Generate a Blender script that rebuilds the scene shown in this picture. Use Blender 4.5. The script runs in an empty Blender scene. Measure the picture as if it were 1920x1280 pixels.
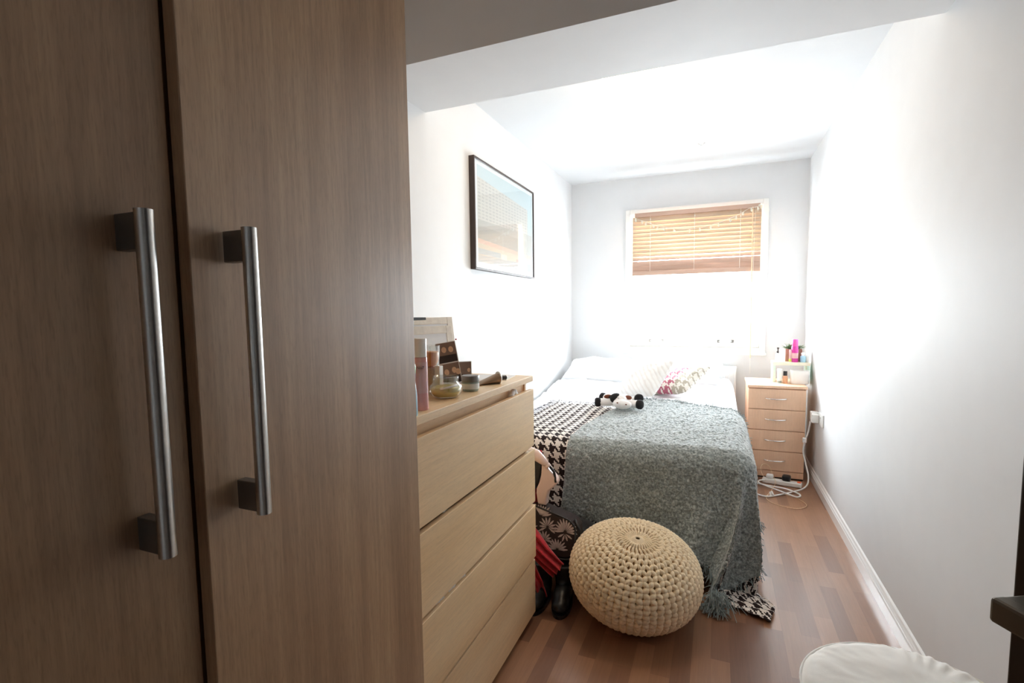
import bpy, bmesh, math, random
from mathutils import Vector, Matrix, noise
random.seed(7)
PI = math.pi
S = bpy.context.scene
COL = S.collection

# ------------------------------------------------------------------ camera
def make_camera():
    f, cy = 934.0, 662.5
    yaw, pitch, roll = [math.radians(a) for a in (-22.45, -4.72, -0.74)]
    fw = Vector((math.sin(yaw) * math.cos(pitch), math.cos(yaw) * math.cos(pitch), math.sin(pitch)))
    r = Vector((math.cos(yaw), -math.sin(yaw), 0)); u = r.cross(fw)
    r2 = r * math.cos(roll) + u * math.sin(roll)
    u2 = -r * math.sin(roll) + u * math.cos(roll)
    cd = bpy.data.cameras.new('camera'); co = bpy.data.objects.new('camera', cd)
    COL.objects.link(co)
    m = Matrix((r2, u2, -fw)).transposed().to_4x4()
    m.translation = Vector((0, 0, 1.25))
    co.matrix_world = m
    cd.sensor_width = 36.0; cd.lens = f / 1920 * 36
    cd.shift_y = (cy - 640) / 1920
    cd.clip_start = 0.02
    S.camera = co
make_camera()

# ------------------------------------------------------------------ world, light, exposure
W = bpy.data.worlds.new('sky'); S.world = W; W.use_nodes = True
bg = W.node_tree.nodes['Background']
bg.inputs[0].default_value = (0.87, 0.94, 1.0, 1); bg.inputs[1].default_value = 14.0
S.view_settings.view_transform = 'Standard'; S.view_settings.look = 'None'
S.view_settings.exposure = 1.70; S.view_settings.gamma = 1.0
S.view_settings.use_curve_mapping = False
S.cycles.max_bounces = 14; S.cycles.diffuse_bounces = 10; S.cycles.glossy_bounces = 5
S.cycles.transmission_bounces = 8; S.cycles.transparent_max_bounces = 12
S.cycles.caustics_reflective = False; S.cycles.caustics_refractive = False
S.cycles.sample_clamp_indirect = 12.0

def area_light(name, loc, rot, sx, sy, power, color, portal=False):
    ld = bpy.data.lights.new(name, 'AREA'); ld.shape = 'RECTANGLE'; ld.size = sx; ld.size_y = sy
    ld.energy = power; ld.color = color
    o = bpy.data.objects.new(name, ld); COL.objects.link(o)
    o.location = loc; o.rotation_euler = rot
    if portal: ld.cycles.is_portal = True
    return o
area_light('window_portal', (-0.215, 4.93, 1.51), (math.radians(-90), 0, 0), 1.1, 1.3, 1, (1, 1, 1), portal=True)

# ------------------------------------------------------------------ materials
def srgb(r, g, b):
    def c(v):
        v /= 255.0
        return v / 12.92 if v <= 0.04045 else ((v + 0.055) / 1.055) ** 2.4
    return (c(r), c(g), c(b), 1)

class NT:
    def __init__(s, name):
        s.m = bpy.data.materials.new(name); s.m.use_nodes = True
        s.t = s.m.node_tree; s.b = s.t.nodes['Principled BSDF']; s.out = s.t.nodes['Material Output']
    def n(s, kind, **kw):
        x = s.t.nodes.new(kind)
        for k, v in kw.items():
            if k.startswith('i_'): x.inputs[k[2:].replace('_', ' ')].default_value = v
            else: setattr(x, k, v)
        return x
    def l(s, a, b): s.t.links.new(a, b)
    def coord(s, which='Object', scale=(1, 1, 1), rot=(0, 0, 0), loc=(0, 0, 0)):
        c = s.n('ShaderNodeTexCoord'); mp = s.n('ShaderNodeMapping')
        mp.inputs['Scale'].default_value = scale; mp.inputs['Rotation'].default_value = rot
        mp.inputs['Location'].default_value = loc
        s.l(c.outputs[which], mp.inputs['Vector']); return mp.outputs[0]
    def noise(s, vec, scale, detail=3, rough=0.5):
        x = s.n('ShaderNodeTexNoise'); x.inputs['Scale'].default_value = scale
        x.inputs['Detail'].default_value = detail; x.inputs['Roughness'].default_value = rough
        s.l(vec, x.inputs['Vector']); return x.outputs['Fac']
    def ramp(s, fac, stops):
        r = s.n('ShaderNodeValToRGB'); e = r.color_ramp.elements
        while len(e) < len(stops): e.new(0.5)
        for i, (p, c) in enumerate(stops): e[i].position = p; e[i].color = c
        s.l(fac, r.inputs[0]); return r.outputs[0]
    def mix(s, fac, a, b, mode='MIX'):
        x = s.n('ShaderNodeMix', data_type='RGBA', blend_type=mode)
        for sock, v in ((x.inputs[0], fac), (x.inputs[6], a), (x.inputs[7], b)):
            if isinstance(v, (int, float, tuple)): sock.default_value = v
            else: s.l(v, sock)
        return x.outputs[2]
    def math(s, op, a, b=None, c=None):
        x = s.n('ShaderNodeMath', operation=op)
        for sock, v in zip(x.inputs, (a, b, c)):
            if v is None: continue
            if isinstance(v, (int, float)): sock.default_value = v
            else: s.l(v, sock)
        return x.outputs[0]
    def bump(s, h, strength=0.3, dist=0.002):
        b = s.n('ShaderNodeBump'); b.inputs['Strength'].default_value = strength
        b.inputs['Distance'].default_value = dist
        s.l(h, b.inputs['Height']); s.l(b.outputs[0], s.b.inputs['Normal'])
    def base(s, c, rough=0.5, metal=0.0, spec=0.5):
        if isinstance(c, tuple): s.b.inputs['Base Color'].default_value = c
        else: s.l(c, s.b.inputs['Base Color'])
        s.b.inputs['Roughness'].default_value = rough; s.b.inputs['Metallic'].default_value = metal
        s.b.inputs['Specular IOR Level'].default_value = spec

def plain(name, c, rough=0.5, metal=0.0, var=0.06, scale=40, bump=0.0, spec=0.5, sheen=0.0):
    t = NT(name); v = t.coord()
    f = t.noise(v, scale, 4)
    dark = tuple(x * (1 - var) for x in c[:3]) + (1,)
    lite = tuple(min(1, x * (1 + var)) for x in c[:3]) + (1,)
    t.base(t.ramp(f, [(0.3, dark), (0.7, lite)]), rough, metal, spec)
    if bump: t.bump(f, bump)
    if sheen: t.b.inputs['Sheen Weight'].default_value = sheen
    return t.m

def wood(name, dark, mid, light, axis='Z', rough=0.42, ring=1.0, seed=0.0, fine=1.0, spec=0.4):
    t = NT(name)
    st = {'Z': (1, 1, 0.045), 'Y': (1, 0.045, 1), 'X': (0.045, 1, 1)}[axis]
    v = t.coord(scale=st, loc=(seed, seed * 1.7, seed * .3))
    big = t.noise(v, 9 * ring, 3, 0.55)
    fin = t.noise(v, 150, 3, 0.7)
    vv = t.coord(scale=tuple(a * (1 if a == 1 else 2.4) for a in st), loc=(seed, 0, 0))
    por = t.noise(vv, 420, 2, 0.6)
    base = t.ramp(big, [(0.25, dark), (0.5, mid), (0.75, light)])
    fr = t.ramp(fin, [(0.3, (0.80, 0.78, 0.76, 1)), (0.7, (1.08, 1.08, 1.08, 1))])
    c = t.mix(fine, base, fr, 'MULTIPLY')
    pr = t.ramp(por, [(0.34, (0.72, 0.69, 0.66, 1)), (0.48, (1, 1, 1, 1))])
    c = t.mix(0.5 * fine, c, pr, 'MULTIPLY')
    t.base(c, rough, 0, spec); t.bump(fin, 0.05, 0.001)
    return t.m

M = {}
M['wall'] = plain('white_wall_paint', (0.73, 0.735, 0.74, 1), 0.65, var=0.012, scale=9)
M['ceiling'] = plain('ceiling_paint', (0.69, 0.70, 0.71, 1), 0.75, var=0.01, scale=6)
M['trim'] = plain('white_gloss_paint', (0.86, 0.86, 0.85, 1), 0.22, var=0.01)
M['frame_white'] = plain('window_frame_paint', (0.84, 0.83, 0.80, 1), 0.35, var=0.015)
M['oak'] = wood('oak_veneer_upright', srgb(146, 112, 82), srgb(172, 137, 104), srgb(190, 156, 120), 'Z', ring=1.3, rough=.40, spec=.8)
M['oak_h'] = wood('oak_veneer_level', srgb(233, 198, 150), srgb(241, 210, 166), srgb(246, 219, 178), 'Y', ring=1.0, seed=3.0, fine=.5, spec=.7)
M['oak_edge'] = wood('oak_edge_band', srgb(212, 180, 140), srgb(222, 192, 154), srgb(228, 200, 164), 'Y', seed=5)
M['beech'] = wood('beech_laminate', srgb(224, 184, 152), srgb(231, 193, 162), srgb(237, 201, 171), 'Z', rough=.4, seed=2, fine=.35)
M['steel'] = plain('brushed_steel', (0.60, 0.59, 0.57, 1), 0.28, 1.0, var=.04, scale=300)
M['steel_dark'] = plain('satin_grey_metal', (0.22, 0.21, 0.20, 1), 0.42, 0.8)
M['chrome'] = plain('chrome', (0.8, 0.8, 0.8, 1), 0.12, 1.0, var=.01)
M['dark'] = plain('dark_recess', (0.03, 0.028, 0.025, 1), 0.7)
M['white_plastic'] = plain('white_plastic', (0.82, 0.82, 0.80, 1), 0.3, var=.01)
M['black_plastic'] = plain('black_plastic', (0.015, 0.015, 0.017, 1), 0.28)
M['white_cloth'] = plain('white_cotton', (0.84, 0.85, 0.88, 1), 0.85, var=.02, scale=60, bump=.12, sheen=.3)
M['pillow'] = plain('white_pillow_cotton', (0.86, 0.87, 0.88, 1), 0.85, var=.02, scale=70, bump=.1)
M['bed_fabric'] = plain('divan_fabric', (0.5, 0.5, 0.5, 1), 0.9, var=.08, scale=200)
M['door'] = plain('dark_brown_door_paint', srgb(52, 40, 34), 0.4, var=.12, scale=12)
M['bronze'] = plain('dark_bronze_lever', srgb(112, 104, 92), 0.45, 0.6, var=.06)
M['red'] = plain('red_knit', srgb(178, 22, 38), 0.85, var=.3, scale=70, bump=.5, sheen=.3)
M['black_leather'] = plain('black_leather', (0.012, 0.012, 0.013, 1), 0.38, var=.3, scale=90, bump=.2)
M['black_fabric'] = plain('black_fabric', (0.018, 0.018, 0.02, 1), 0.8, var=.3, scale=120, bump=.3)
M['pink_leather'] = plain('pale_pink_leather', srgb(232, 205, 196), 0.3, var=.02)
M['leaf_print'] = plain('leaf_print', srgb(205, 192, 188), 0.6, var=.14, scale=50)
M['bag_cloth'] = plain('bag_canvas', srgb(52, 42, 42), 0.6, var=.15)
M['yarn'] = plain('cream_cotton_yarn', srgb(245, 226, 194), 0.9, var=.10, scale=55, bump=.5)
M['yarn_dark'] = plain('pouf_core', srgb(205, 178, 140), 0.95, var=.15, scale=60)
M['throw'] = None
M['fringe_grey'] = plain('grey_fringe_yarn', srgb(150, 163, 164), 0.95, var=.15, scale=80)
M['fringe_dark'] = plain('dark_fringe_yarn', srgb(60, 58, 60), 0.95)
M['plush_white'] = plain('white_plush', srgb(240, 236, 234), 0.95, var=.03, scale=80, bump=.3, sheen=.4)
M['plush_black'] = plain('black_plush', srgb(28, 24, 26), 0.95, var=.2, scale=80, bump=.3)
M['plush_brown'] = plain('brown_plush', srgb(120, 70, 50), 0.9)
M['photo_white'] = plain('photo_border', (0.85, 0.84, 0.82, 1), 0.3, var=.01)
M['photo_brown'] = plain('photo_brown', srgb(140, 116, 102), 0.3, var=.12, scale=30)
M['photo_dark'] = plain('photo_dark', srgb(60, 48, 44), 0.3, var=.1)
M['photo_skin'] = plain('photo_skin', srgb(226, 190, 158), 0.35, var=.12, scale=120)
M['distressed'] = plain('distressed_white_wood', srgb(246, 241, 232), 0.55, var=.07, scale=45, bump=.3)
M['dark_frame'] = plain('dark_brown_frame', srgb(62, 48, 42), 0.4, var=.1)
M['mat_board'] = plain('picture_mount', srgb(238, 240, 243), 0.4, var=.01)

def glass(name, col=(1, 1, 1, 1), rough=0.0, alpha=0.25):
    t = NT(name); t.t.nodes.remove(t.b)
    tr = t.n('ShaderNodeBsdfTransparent'); tr.inputs[0].default_value = col
    gl = t.n('ShaderNodeBsdfGlossy'); gl.inputs['Roughness'].default_value = 0.03
    lw = t.n('ShaderNodeLayerWeight'); lw.inputs[0].default_value = .5
    sc = t.math('MULTIPLY_ADD', t.math('POWER', lw.outputs['Facing'], 4.0), .5, .03 + alpha * 0.1)
    mx = t.n('ShaderNodeMixShader'); t.l(sc, mx.inputs[0]); t.l(tr.outputs[0], mx.inputs[1]); t.l(gl.outputs[0], mx.inputs[2])
    t.l(mx.outputs[0], t.out.inputs[0]); return t.m
M['glass'] = glass('clear_glass', (0.95, 0.96, 0.95, 1), alpha=.8)
M['pane'] = glass('window_glass', (0.97, 0.98, 0.98, 1), alpha=0)

def translucent(name, c, tc, fac, rough=.6, streak=None):
    t = NT(name)
    if streak:
        v = t.coord(scale=streak); f = t.noise(v, 14, 4, .6)
        dk = tuple(x * .72 for x in c[:3]) + (1,)
        col = t.ramp(f, [(.3, dk), (.7, c)]); t.base(col, rough)
        dk2 = tuple(x * .8 for x in tc[:3]) + (1,); colt = t.ramp(f, [(.3, dk2), (.7, tc)])
    else: t.base(c, rough); colt = None
    tl = t.n('ShaderNodeBsdfTranslucent')
    if colt is not None: t.l(colt, tl.inputs[0])
    else: tl.inputs[0].default_value = tc
    mx = t.n('ShaderNodeMixShader'); mx.inputs[0].default_value = fac
    t.l(t.b.outputs[0], mx.inputs[1]); t.l(tl.outputs[0], mx.inputs[2]); t.l(mx.outputs[0], t.out.inputs[0])
    return t.m
M['slat'] = translucent('blind_slat_wood', srgb(228, 202, 174), (0.44, 0.36, 0.28, 1), .085, .5, (0.12, 1, 1))
M['slat_solid'] = translucent('blind_stack_wood', srgb(214, 180, 160), (0.4, 0.25, 0.18, 1), .08, .5, (0.12, 1, 1))
M['cord_wood'] = plain('pale_wood_wand', srgb(232, 205, 170), .4)
M['cord'] = translucent('white_cord', (0.85, 0.83, 0.78, 1), (.8, .78, .7, 1), .3)
M['bulb'] = translucent('frosted_bulb', (0.9, 0.88, 0.8, 1), (.9, .86, .75, 1), .55, .3)

def emis(name, col, st):
    t = NT(name); t.base(col, .4); t.b.inputs['Emission Color'].default_value = col
    t.b.inputs['Emission Strength'].default_value = st; return t.m
M['lamp_glow'] = emis('lamp_diffuser', (1.0, 0.76, 0.50, 1), 8.0)

def liquid(name, c, rough=.25, trans=.0):
    t = NT(name); v = t.coord(); f = t.noise(v, 30, 3)
    dk = tuple(x * .85 for x in c[:3]) + (1,)
    t.base(t.ramp(f, [(.35, dk), (.65, c)]), rough)
    t.b.inputs['Subsurface Weight'].default_value = .15; t.b.inputs['Subsurface Scale'].default_value = .01
    return t.m
M['cream_yellow'] = liquid('yellow_cream', srgb(230, 208, 128))
M['pink_liquid'] = liquid('pink_toner', srgb(232, 172, 170))
M['pink_label'] = liquid('pink_translucent_plastic', srgb(236, 190, 190))
M['orange'] = liquid('orange_contents', srgb(252, 160, 80))
M['tan_wax'] = liquid('beige_contents', srgb(222, 178, 142))
M['beige_cup'] = plain('frosted_beige_plastic', srgb(228, 205, 190), .3)
M['foundation'] = liquid('foundation', srgb(222, 176, 145))
M['grey_cream'] = plain('grey_green_glass', srgb(150, 165, 160), .12, var=.04)
M['silver_label'] = plain('pale_label', srgb(215, 220, 220), .3)
M['brown_tube'] = plain('brown_foil_tube', srgb(148, 120, 92), .38, .35, var=.08)
M['blue_plastic'] = plain('pale_blue_plastic', srgb(170, 212, 232), .25)
M['green_plastic'] = plain('green_plastic', srgb(110, 190, 110), .3)
M['navy'] = plain('navy_print', srgb(60, 70, 120), .3)
M['pink_can'] = plain('pink_can', srgb(240, 90, 165), .25, var=.03)
M['magenta'] = plain('magenta_print', srgb(205, 60, 150), .25)
M['lime'] = plain('lime_print', srgb(205, 220, 90), .4)
M['leafgreen'] = plain('plant_leaf', srgb(120, 150, 110), .6, var=.25)
M['brown_box'] = plain('brown_card', srgb(158, 118, 98), .6, var=.1)
M['shelf_cream'] = plain('cream_painted_wood', srgb(238, 230, 208), .4)
M['mint'] = plain('mint_plastic', srgb(205, 232, 214), .3)
M['paper'] = plain('white_paper', (0.84, 0.85, 0.86, 1), .6, var=.02)
M['paper_green'] = plain('green_print', srgb(178, 214, 196), .4)
M['orange_plug'] = plain('orange_switch', srgb(240, 110, 70), .3)
M['print_grey'] = plain('grey_print', srgb(128, 112, 112), .5)

def mat_floor():
    t = NT('laminate_floor')
    v = t.coord(rot=(0, 0, PI / 2))
    br = t.n('ShaderNodeTexBrick'); br.offset = 0.37; br.offset_frequency = 2
    br.inputs['Scale'].default_value = 1; br.inputs['Brick Width'].default_value = 0.42
    br.inputs['Row Height'].default_value = 0.064; br.inputs['Mortar Size'].default_value = 0.0004
    br.inputs['Color1'].default_value = (0, 0, 0, 1); br.inputs['Color2'].default_value = (1, 1, 1, 1)
    br.inputs['Mortar'].default_value = (.2, .2, .2, 1); br.inputs['Bias'].default_value = 0
    t.l(v, br.inputs['Vector'])
    col = t.ramp(br.outputs['Color'], [(0.0, srgb(124, 86, 64)), (.35, srgb(138, 97, 72)), (.65, srgb(152, 110, 82)), (1, srgb(166, 122, 92))])
    g = t.coord(scale=(1, .05, 1)); f = t.noise(g, 120, 3, .65)
    col = t.mix(.55, col, t.ramp(f, [(.3, (.78, .76, .74, 1)), (.7, (1.08, 1.08, 1.08, 1))]), 'MULTIPLY')
    f2 = t.noise(g, 22, 3, .6)
    col = t.mix(.5, col, t.ramp(f2, [(.3, (.84, .82, .80, 1)), (.7, (1.08, 1.07, 1.06, 1))]), 'MULTIPLY')
    t.base(col, .36, 0, .8); t.b.inputs['Coat Weight'].default_value = .35; t.b.inputs['Coat Roughness'].default_value = .16
    t.bump(f, .03, .0008); return t.m
M['floor'] = mat_floor()

def mat_throw():
    t = NT('grey_boucle_wool'); v = t.coord()
    n1 = t.noise(v, 105, 3, .6); n2 = t.noise(v, 12, 3, .5)
    col = t.ramp(n1, [(.30, srgb(104, 112, 112)), (.5, srgb(152, 163, 163)), (.72, srgb(204, 214, 214))])
    col = t.mix(.35, col, t.ramp(n2, [(.35, (.85, .85, .85, 1)), (.65, (1.08, 1.08, 1.08, 1))]), 'MULTIPLY')
    t.base(col, .95, 0, .2); t.b.inputs['Sheen Weight'].default_value = 1.0; t.b.inputs['Sheen Roughness'].default_value = .5
    t.bump(n1, .9, .006); return t.m
M['throw'] = mat_throw()

def mat_hound(name, dark, light, size, third=None):
    """UV in metres; one houndstooth repeat = size"""
    t = NT(name); c = t.n('ShaderNodeTexCoord'); sp = t.n('ShaderNodeSeparateXYZ')
    t.l(c.outputs['UV'], sp.inputs[0])
    k = 8.0 / size
    xi = t.math('FLOOR', t.math('MULTIPLY', sp.outputs[0], k)); yi = t.math('FLOOR', t.math('MULTIPLY', sp.outputs[1], k))
    wx = t.math('LESS_THAN', t.math('FLOORED_MODULO', xi, 8.0), 3.5)
    wy = t.math('LESS_THAN', t.math('FLOORED_MODULO', yi, 8.0), 3.5)
    tw = t.math('LESS_THAN', t.math('FLOORED_MODULO', t.math('ADD', xi, yi), 4.0), 1.5)
    a = t.math('MULTIPLY', tw, wx); b = t.math('MULTIPLY', t.math('SUBTRACT', 1.0, tw), wy)
    f = t.math('ADD', a, b)
    dk = dark
    if third:
        bx = t.math('FLOOR', t.math('MULTIPLY', sp.outputs[0], 1 / size)); md = t.math('LESS_THAN', t.math('FLOORED_MODULO', bx, 4.0), 1.5)
        dk = t.mix(md, dark, third)
    col = t.mix(f, light, dk)
    v = t.coord(); n = t.noise(v, 90, 3)
    col = t.mix(.4, col, t.ramp(n, [(.3, (.85, .85, .85, 1)), (.7, (1.05, 1.05, 1.05, 1))]), 'MULTIPLY')
    t.base(col, .9, 0, .2); t.bump(n, .4, .003); return t.m
M['hound'] = mat_hound('houndstooth_wool', srgb(46, 34, 34), srgb(236, 228, 221), 0.056)
M['hound_pink'] = mat_hound('pink_houndstooth', srgb(180, 104, 122), srgb(236, 232, 224), 0.066, srgb(184, 176, 160))

def mat_stool():
    t = NT('stool_cover_fabric'); v = t.coord()
    vo = t.n('ShaderNodeTexVoronoi'); vo.inputs['Scale'].default_value = 7; t.l(v, vo.inputs['Vector'])
    spot = t.ramp(vo.outputs['Distance'], [(.10, (1, 1, 1, 1)), (.17, (0, 0, 0, 1))])
    pick = t.ramp(vo.outputs['Color'], [(.35, srgb(214, 216, 150)), (.6, srgb(226, 190, 190))])
    n = t.noise(v, 14, 2); keep = t.math('GREATER_THAN', n, .55)
    fac = t.math('MULTIPLY', t.math('MULTIPLY', spot, keep), .6)
    t.base(t.mix(fac, srgb(240, 238, 234), pick), .8, 0, .2)
    t.bump(t.noise(v, 260, 2), .1, .001); return t.m
M['stool_cover'] = mat_stool()

def mat_print():
    """photo print of a concrete housing block; UV 0..1"""
    t = NT('building_print'); c = t.n('ShaderNodeTexCoord'); sp = t.n('ShaderNodeSeparateXYZ'); t.l(c.outputs['UV'], sp.inputs[0])
    u, w = sp.outputs[0], sp.outputs[1]
    sky = t.ramp(w, [(.7, srgb(196, 220, 226)), (1, srgb(168, 204, 216))])
    br = t.n('ShaderNodeTexBrick'); br.offset = 0; br.inputs['Scale'].default_value = 1
    br.inputs['Brick Width'].default_value = .055; br.inputs['Row Height'].default_value = .035; br.inputs['Mortar Size'].default_value = .009
    br.inputs['Color1'].default_value = srgb(150, 146, 140); br.inputs['Color2'].default_value = srgb(176, 166, 156); br.inputs['Mortar'].default_value = srgb(206, 198, 186)
    t.l(c.outputs['UV'], br.inputs['Vector'])
    col = br.outputs['Color']
    roof = t.math('GREATER_THAN', w, t.math('MULTIPLY_ADD', u, -.10, .88))
    col = t.mix(roof, col, sky)
    side = t.math('GREATER_THAN', u, .90); col = t.mix(side, col, t.mix(t.math('LESS_THAN', w, .45), srgb(176, 210, 222), srgb(120, 140, 152)))
    base = t.math('LESS_THAN', w, t.math('MULTIPLY_ADD', u, .04, .44)); col = t.mix(base, col, srgb(150, 148, 138))
    dk = t.math('LESS_THAN', w, .38); side2 = t.math('LESS_THAN', u, .88)
    dk = t.math('MULTIPLY', dk, side2); col = t.mix(dk, col, srgb(118, 116, 106))
    g = t.math('LESS_THAN', w, t.math('MULTIPLY_ADD', u, -.04, .245)); col = t.mix(g, col, srgb(214, 150, 120))
    g = t.math('LESS_THAN', w, t.math('MULTIPLY_ADD', u, -.04, .20)); col = t.mix(g, col, srgb(196, 174, 138))
    g = t.math('LESS_THAN', w, t.math('MULTIPLY_ADD', u, .02, .075)); col = t.mix(g, col, srgb(120, 122, 124))
    blue = t.math('MULTIPLY', t.math('LESS_THAN', t.math('ABSOLUTE', t.math('SUBTRACT', w, .115)), .03), t.math('LESS_THAN', u, .36)); col = t.mix(blue, col, srgb(110, 140, 156))
    hut = t.math('MULTIPLY', t.math('LESS_THAN', t.math('ABSOLUTE', t.math('SUBTRACT', w, .11)), .03), t.math('LESS_THAN', t.math('ABSOLUTE', t.math('SUBTRACT', u, .42)), .05)); col = t.mix(hut, col, srgb(216, 208, 186))
    rd = t.math('MULTIPLY', t.math('LESS_THAN', t.math('ABSOLUTE', t.math('SUBTRACT', w, .105)), .018), t.math('LESS_THAN', t.math('ABSOLUTE', t.math('SUBTRACT', u, .72)), .07)); col = t.mix(rd, col, srgb(196, 90, 84))
    col = t.mix(.45, col, srgb(236, 238, 238))  # window glare painted in: all print colours washed toward white
    t.base(col, .35, 0, .5); t.b.inputs['Coat Weight'].default_value = .6; t.b.inputs['Coat Roughness'].default_value = .04
    return t.m
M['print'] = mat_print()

# ------------------------------------------------------------------ mesh helpers
class MB:
    def __init__(s): s.v = []; s.f = []; s.mi = []; s.uv = {}; s.cur = 0
    def add(s, vs, fs, uvs=None):
        o = len(s.v); s.v += [Vector(p) for p in vs]
        for f in fs: s.f.append([o + i for i in f]); s.mi.append(s.cur)
        if uvs:
            for i, q in enumerate(uvs): s.uv[o + i] = q
        return s
    def box(s, x0, x1, y0, y1, z0, z1, mat=None):
        vs = [(x, y, z) for z in (z0, z1) for y in (y0, y1) for x in (x0, x1)]
        if mat is not None: vs = [mat @ Vector(p) for p in vs]
        return s.add(vs, [(0, 2, 3, 1), (4, 5, 7, 6), (0, 1, 5, 4), (2, 6, 7, 3), (0, 4, 6, 2), (1, 3, 7, 5)])
    def grid(s, nu, nv, fn, uvfn=None, closeu=False):
        vs = [fn(i / (nu if closeu else nu - 1), j / (nv - 1)) for j in range(nv) for i in range(nu)]
        uv = [uvfn(i / (nu - 1), j / (nv - 1)) for j in range(nv) for i in range(nu)] if uvfn else None
        fs = []
        for j in range(nv - 1):
            for i in range(nu if closeu else nu - 1):
                a = j * nu + i; b = j * nu + (i + 1) % nu
                fs.append((a, b, b + nu, a + nu))
        return s.add(vs, fs, uv)
    def lathe(s, prof, c=(0, 0, 0), n=32, mat=None, cap=True):
        c = Vector(c); vs = []; fs = []
        for r, z in prof:
            for i in range(n):
                a = 2 * PI * i / n; p = Vector((r * math.cos(a), r * math.sin(a), z))
                if mat is not None: p = mat @ p
                vs.append(c + p)
        for j in range(len(prof) - 1):
            for i in range(n):
                a = j * n + i; b = j * n + (i + 1) % n; fs.append((a, b, b + n, a + n))
        if cap:
            fs.append(list(range(n))[::-1]); fs.append(list(range((len(prof) - 1) * n, len(prof) * n)))
        return s.add(vs, fs)
    def tube(s, pts, r, n=8, cap=True):
        pts = [Vector(p) for p in pts]; vs = []; fs = []; m = len(pts)
        up = Vector((0, 0, 1)); prev = None
        for k, p in enumerate(pts):
            d = (pts[min(k + 1, m - 1)] - pts[max(k - 1, 0)])
            if d.length < 1e-9: d = Vector((0, 0, 1))
            d.normalize()
            if prev is None:
                q = up.cross(d)
                if q.length < 1e-3: q = Vector((1, 0, 0)).cross(d)
            else: q = prev - d * prev.dot(d)
            if q.length < 1e-6: q = Vector((1, 0, 0))
            q.normalize(); prev = q; w = d.cross(q)
            rr = r(k / (m - 1)) if callable(r) else r
            for i in range(n):
                a = 2 * PI * i / n; vs.append(p + q * (rr * math.cos(a)) + w * (rr * math.sin(a)))
        for k in range(m - 1):
            for i in range(n):
                a = k * n + i; b = k * n + (i + 1) % n; fs.append((a, b, b + n, a + n))
        if cap: fs.append(list(range(n))[::-1]); fs.append(list(range((m - 1) * n, m * n)))
        return s.add(vs, fs)
    def ell(s, c, r, nu=20, nv=12, mat=None):
        c = Vector(c); vs = []; fs = []
        for j in range(1, nv):
            th = PI * j / nv
            for i in range(nu):
                a = 2 * PI * i / nu
                p = Vector((r[0] * math.sin(th) * math.cos(a), r[1] * math.sin(th) * math.sin(a), r[2] * math.cos(th)))
                if mat is not None: p = mat @ p
                vs.append(c + p)
        t = Vector((0, 0, r[2]))
        if mat is not None: t = mat @ t
        vs += [c + t, c - t]; T = len(vs) - 2
        for j in range(nv - 2):
            for i in range(nu):
                a = j * nu + i; b = j * nu + (i + 1) % nu; fs.append((a, a + nu, b + nu, b))
        for i in range(nu):
            fs.append((T, i, (i + 1) % nu)); k = (nv - 2) * nu; fs.append((T + 1, k + (i + 1) % nu, k + i))
        return s.add(vs, fs)
    def prism(s, poly, h, mat):
        """poly in local xy, extruded 0..h along local z"""
        n = len(poly)
        vs = [mat @ Vector((x, y, 0)) for x, y in poly] + [mat @ Vector((x, y, h)) for x, y in poly]
        fs = [list(range(n))[::-1], list(range(n, 2 * n))] + [(i, (i + 1) % n, (i + 1) % n + n, i + n) for i in range(n)]
        return s.add(vs, fs)

ORG = {}
def obj(name, mb, mats, parent=None, base=None, smooth=False, bevel=0, seg=2, subsurf=0, solid=0, remesh=0):
    me = bpy.data.meshes.new(name)
    org = ORG[parent.name] if parent else Vector(base if base is not None else (0, 0, 0))
    me.from_pydata([p - org for p in mb.v], [], mb.f); me.update()
    if not isinstance(mats, (list, tuple)): mats = [mats]
    for m in mats: me.materials.append(M[m] if isinstance(m, str) else m)
    if len(mats) > 1: me.polygons.foreach_set('material_index', mb.mi)
    if mb.uv:
        uvl = me.uv_layers.new(name='UVMap')
        for lp in me.loops:
            uvl.data[lp.index].uv = mb.uv.get(lp.vertex_index, (0, 0))
    bm = bmesh.new(); bm.from_mesh(me); bmesh.ops.recalc_face_normals(bm, faces=bm.faces); bm.to_mesh(me); bm.free()
    if smooth:
        me.polygons.foreach_set('use_smooth', [True] * len(me.polygons))
        if smooth != 'all':
            try: me.set_sharp_from_angle(angle=math.radians(40))
            except Exception: pass
    o = bpy.data.objects.new(name, me); COL.objects.link(o)
    if parent: o.parent = parent
    else: o.location = org
    ORG[o.name] = org
    if solid: md = o.modifiers.new('solid', 'SOLIDIFY'); md.thickness = solid; md.offset = -1
    if remesh: md = o.modifiers.new('remesh', 'REMESH'); md.mode = 'VOXEL'; md.voxel_size = remesh; md.use_smooth_shade = True
    if remesh: md = o.modifiers.new('smooth', 'SMOOTH'); md.factor = .5; md.iterations = 6
    if bevel: md = o.modifiers.new('bevel', 'BEVEL'); md.width = bevel; md.segments = seg; md.limit_method = 'ANGLE'
    if subsurf: md = o.modifiers.new('sub', 'SUBSURF'); md.levels = subsurf; md.render_levels = subsurf
    return o
def tag(o, label, cat, group=None, kind=None):
    o['label'] = label; o['category'] = cat
    if group: o['group'] = group
    if kind: o['kind'] = kind
    return o
def thing(name, label, cat, loc, group=None):
    o = bpy.data.objects.new(name, None); COL.objects.link(o); o.location = loc
    o.empty_display_size = .05; ORG[o.name] = Vector(loc); return tag(o, label, cat, group)
def struct(name, mb, mat, parent=None, **kw):
    o = obj(name, mb, mat, parent, **kw)
    if not parent: o['kind'] = 'structure'
    return o
def B(*a): return MB().box(*a)
def rotz(a): return Matrix.Rotation(a, 4, 'Z')
def TR(*p): return Matrix.Translation(Vector(p))

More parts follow.
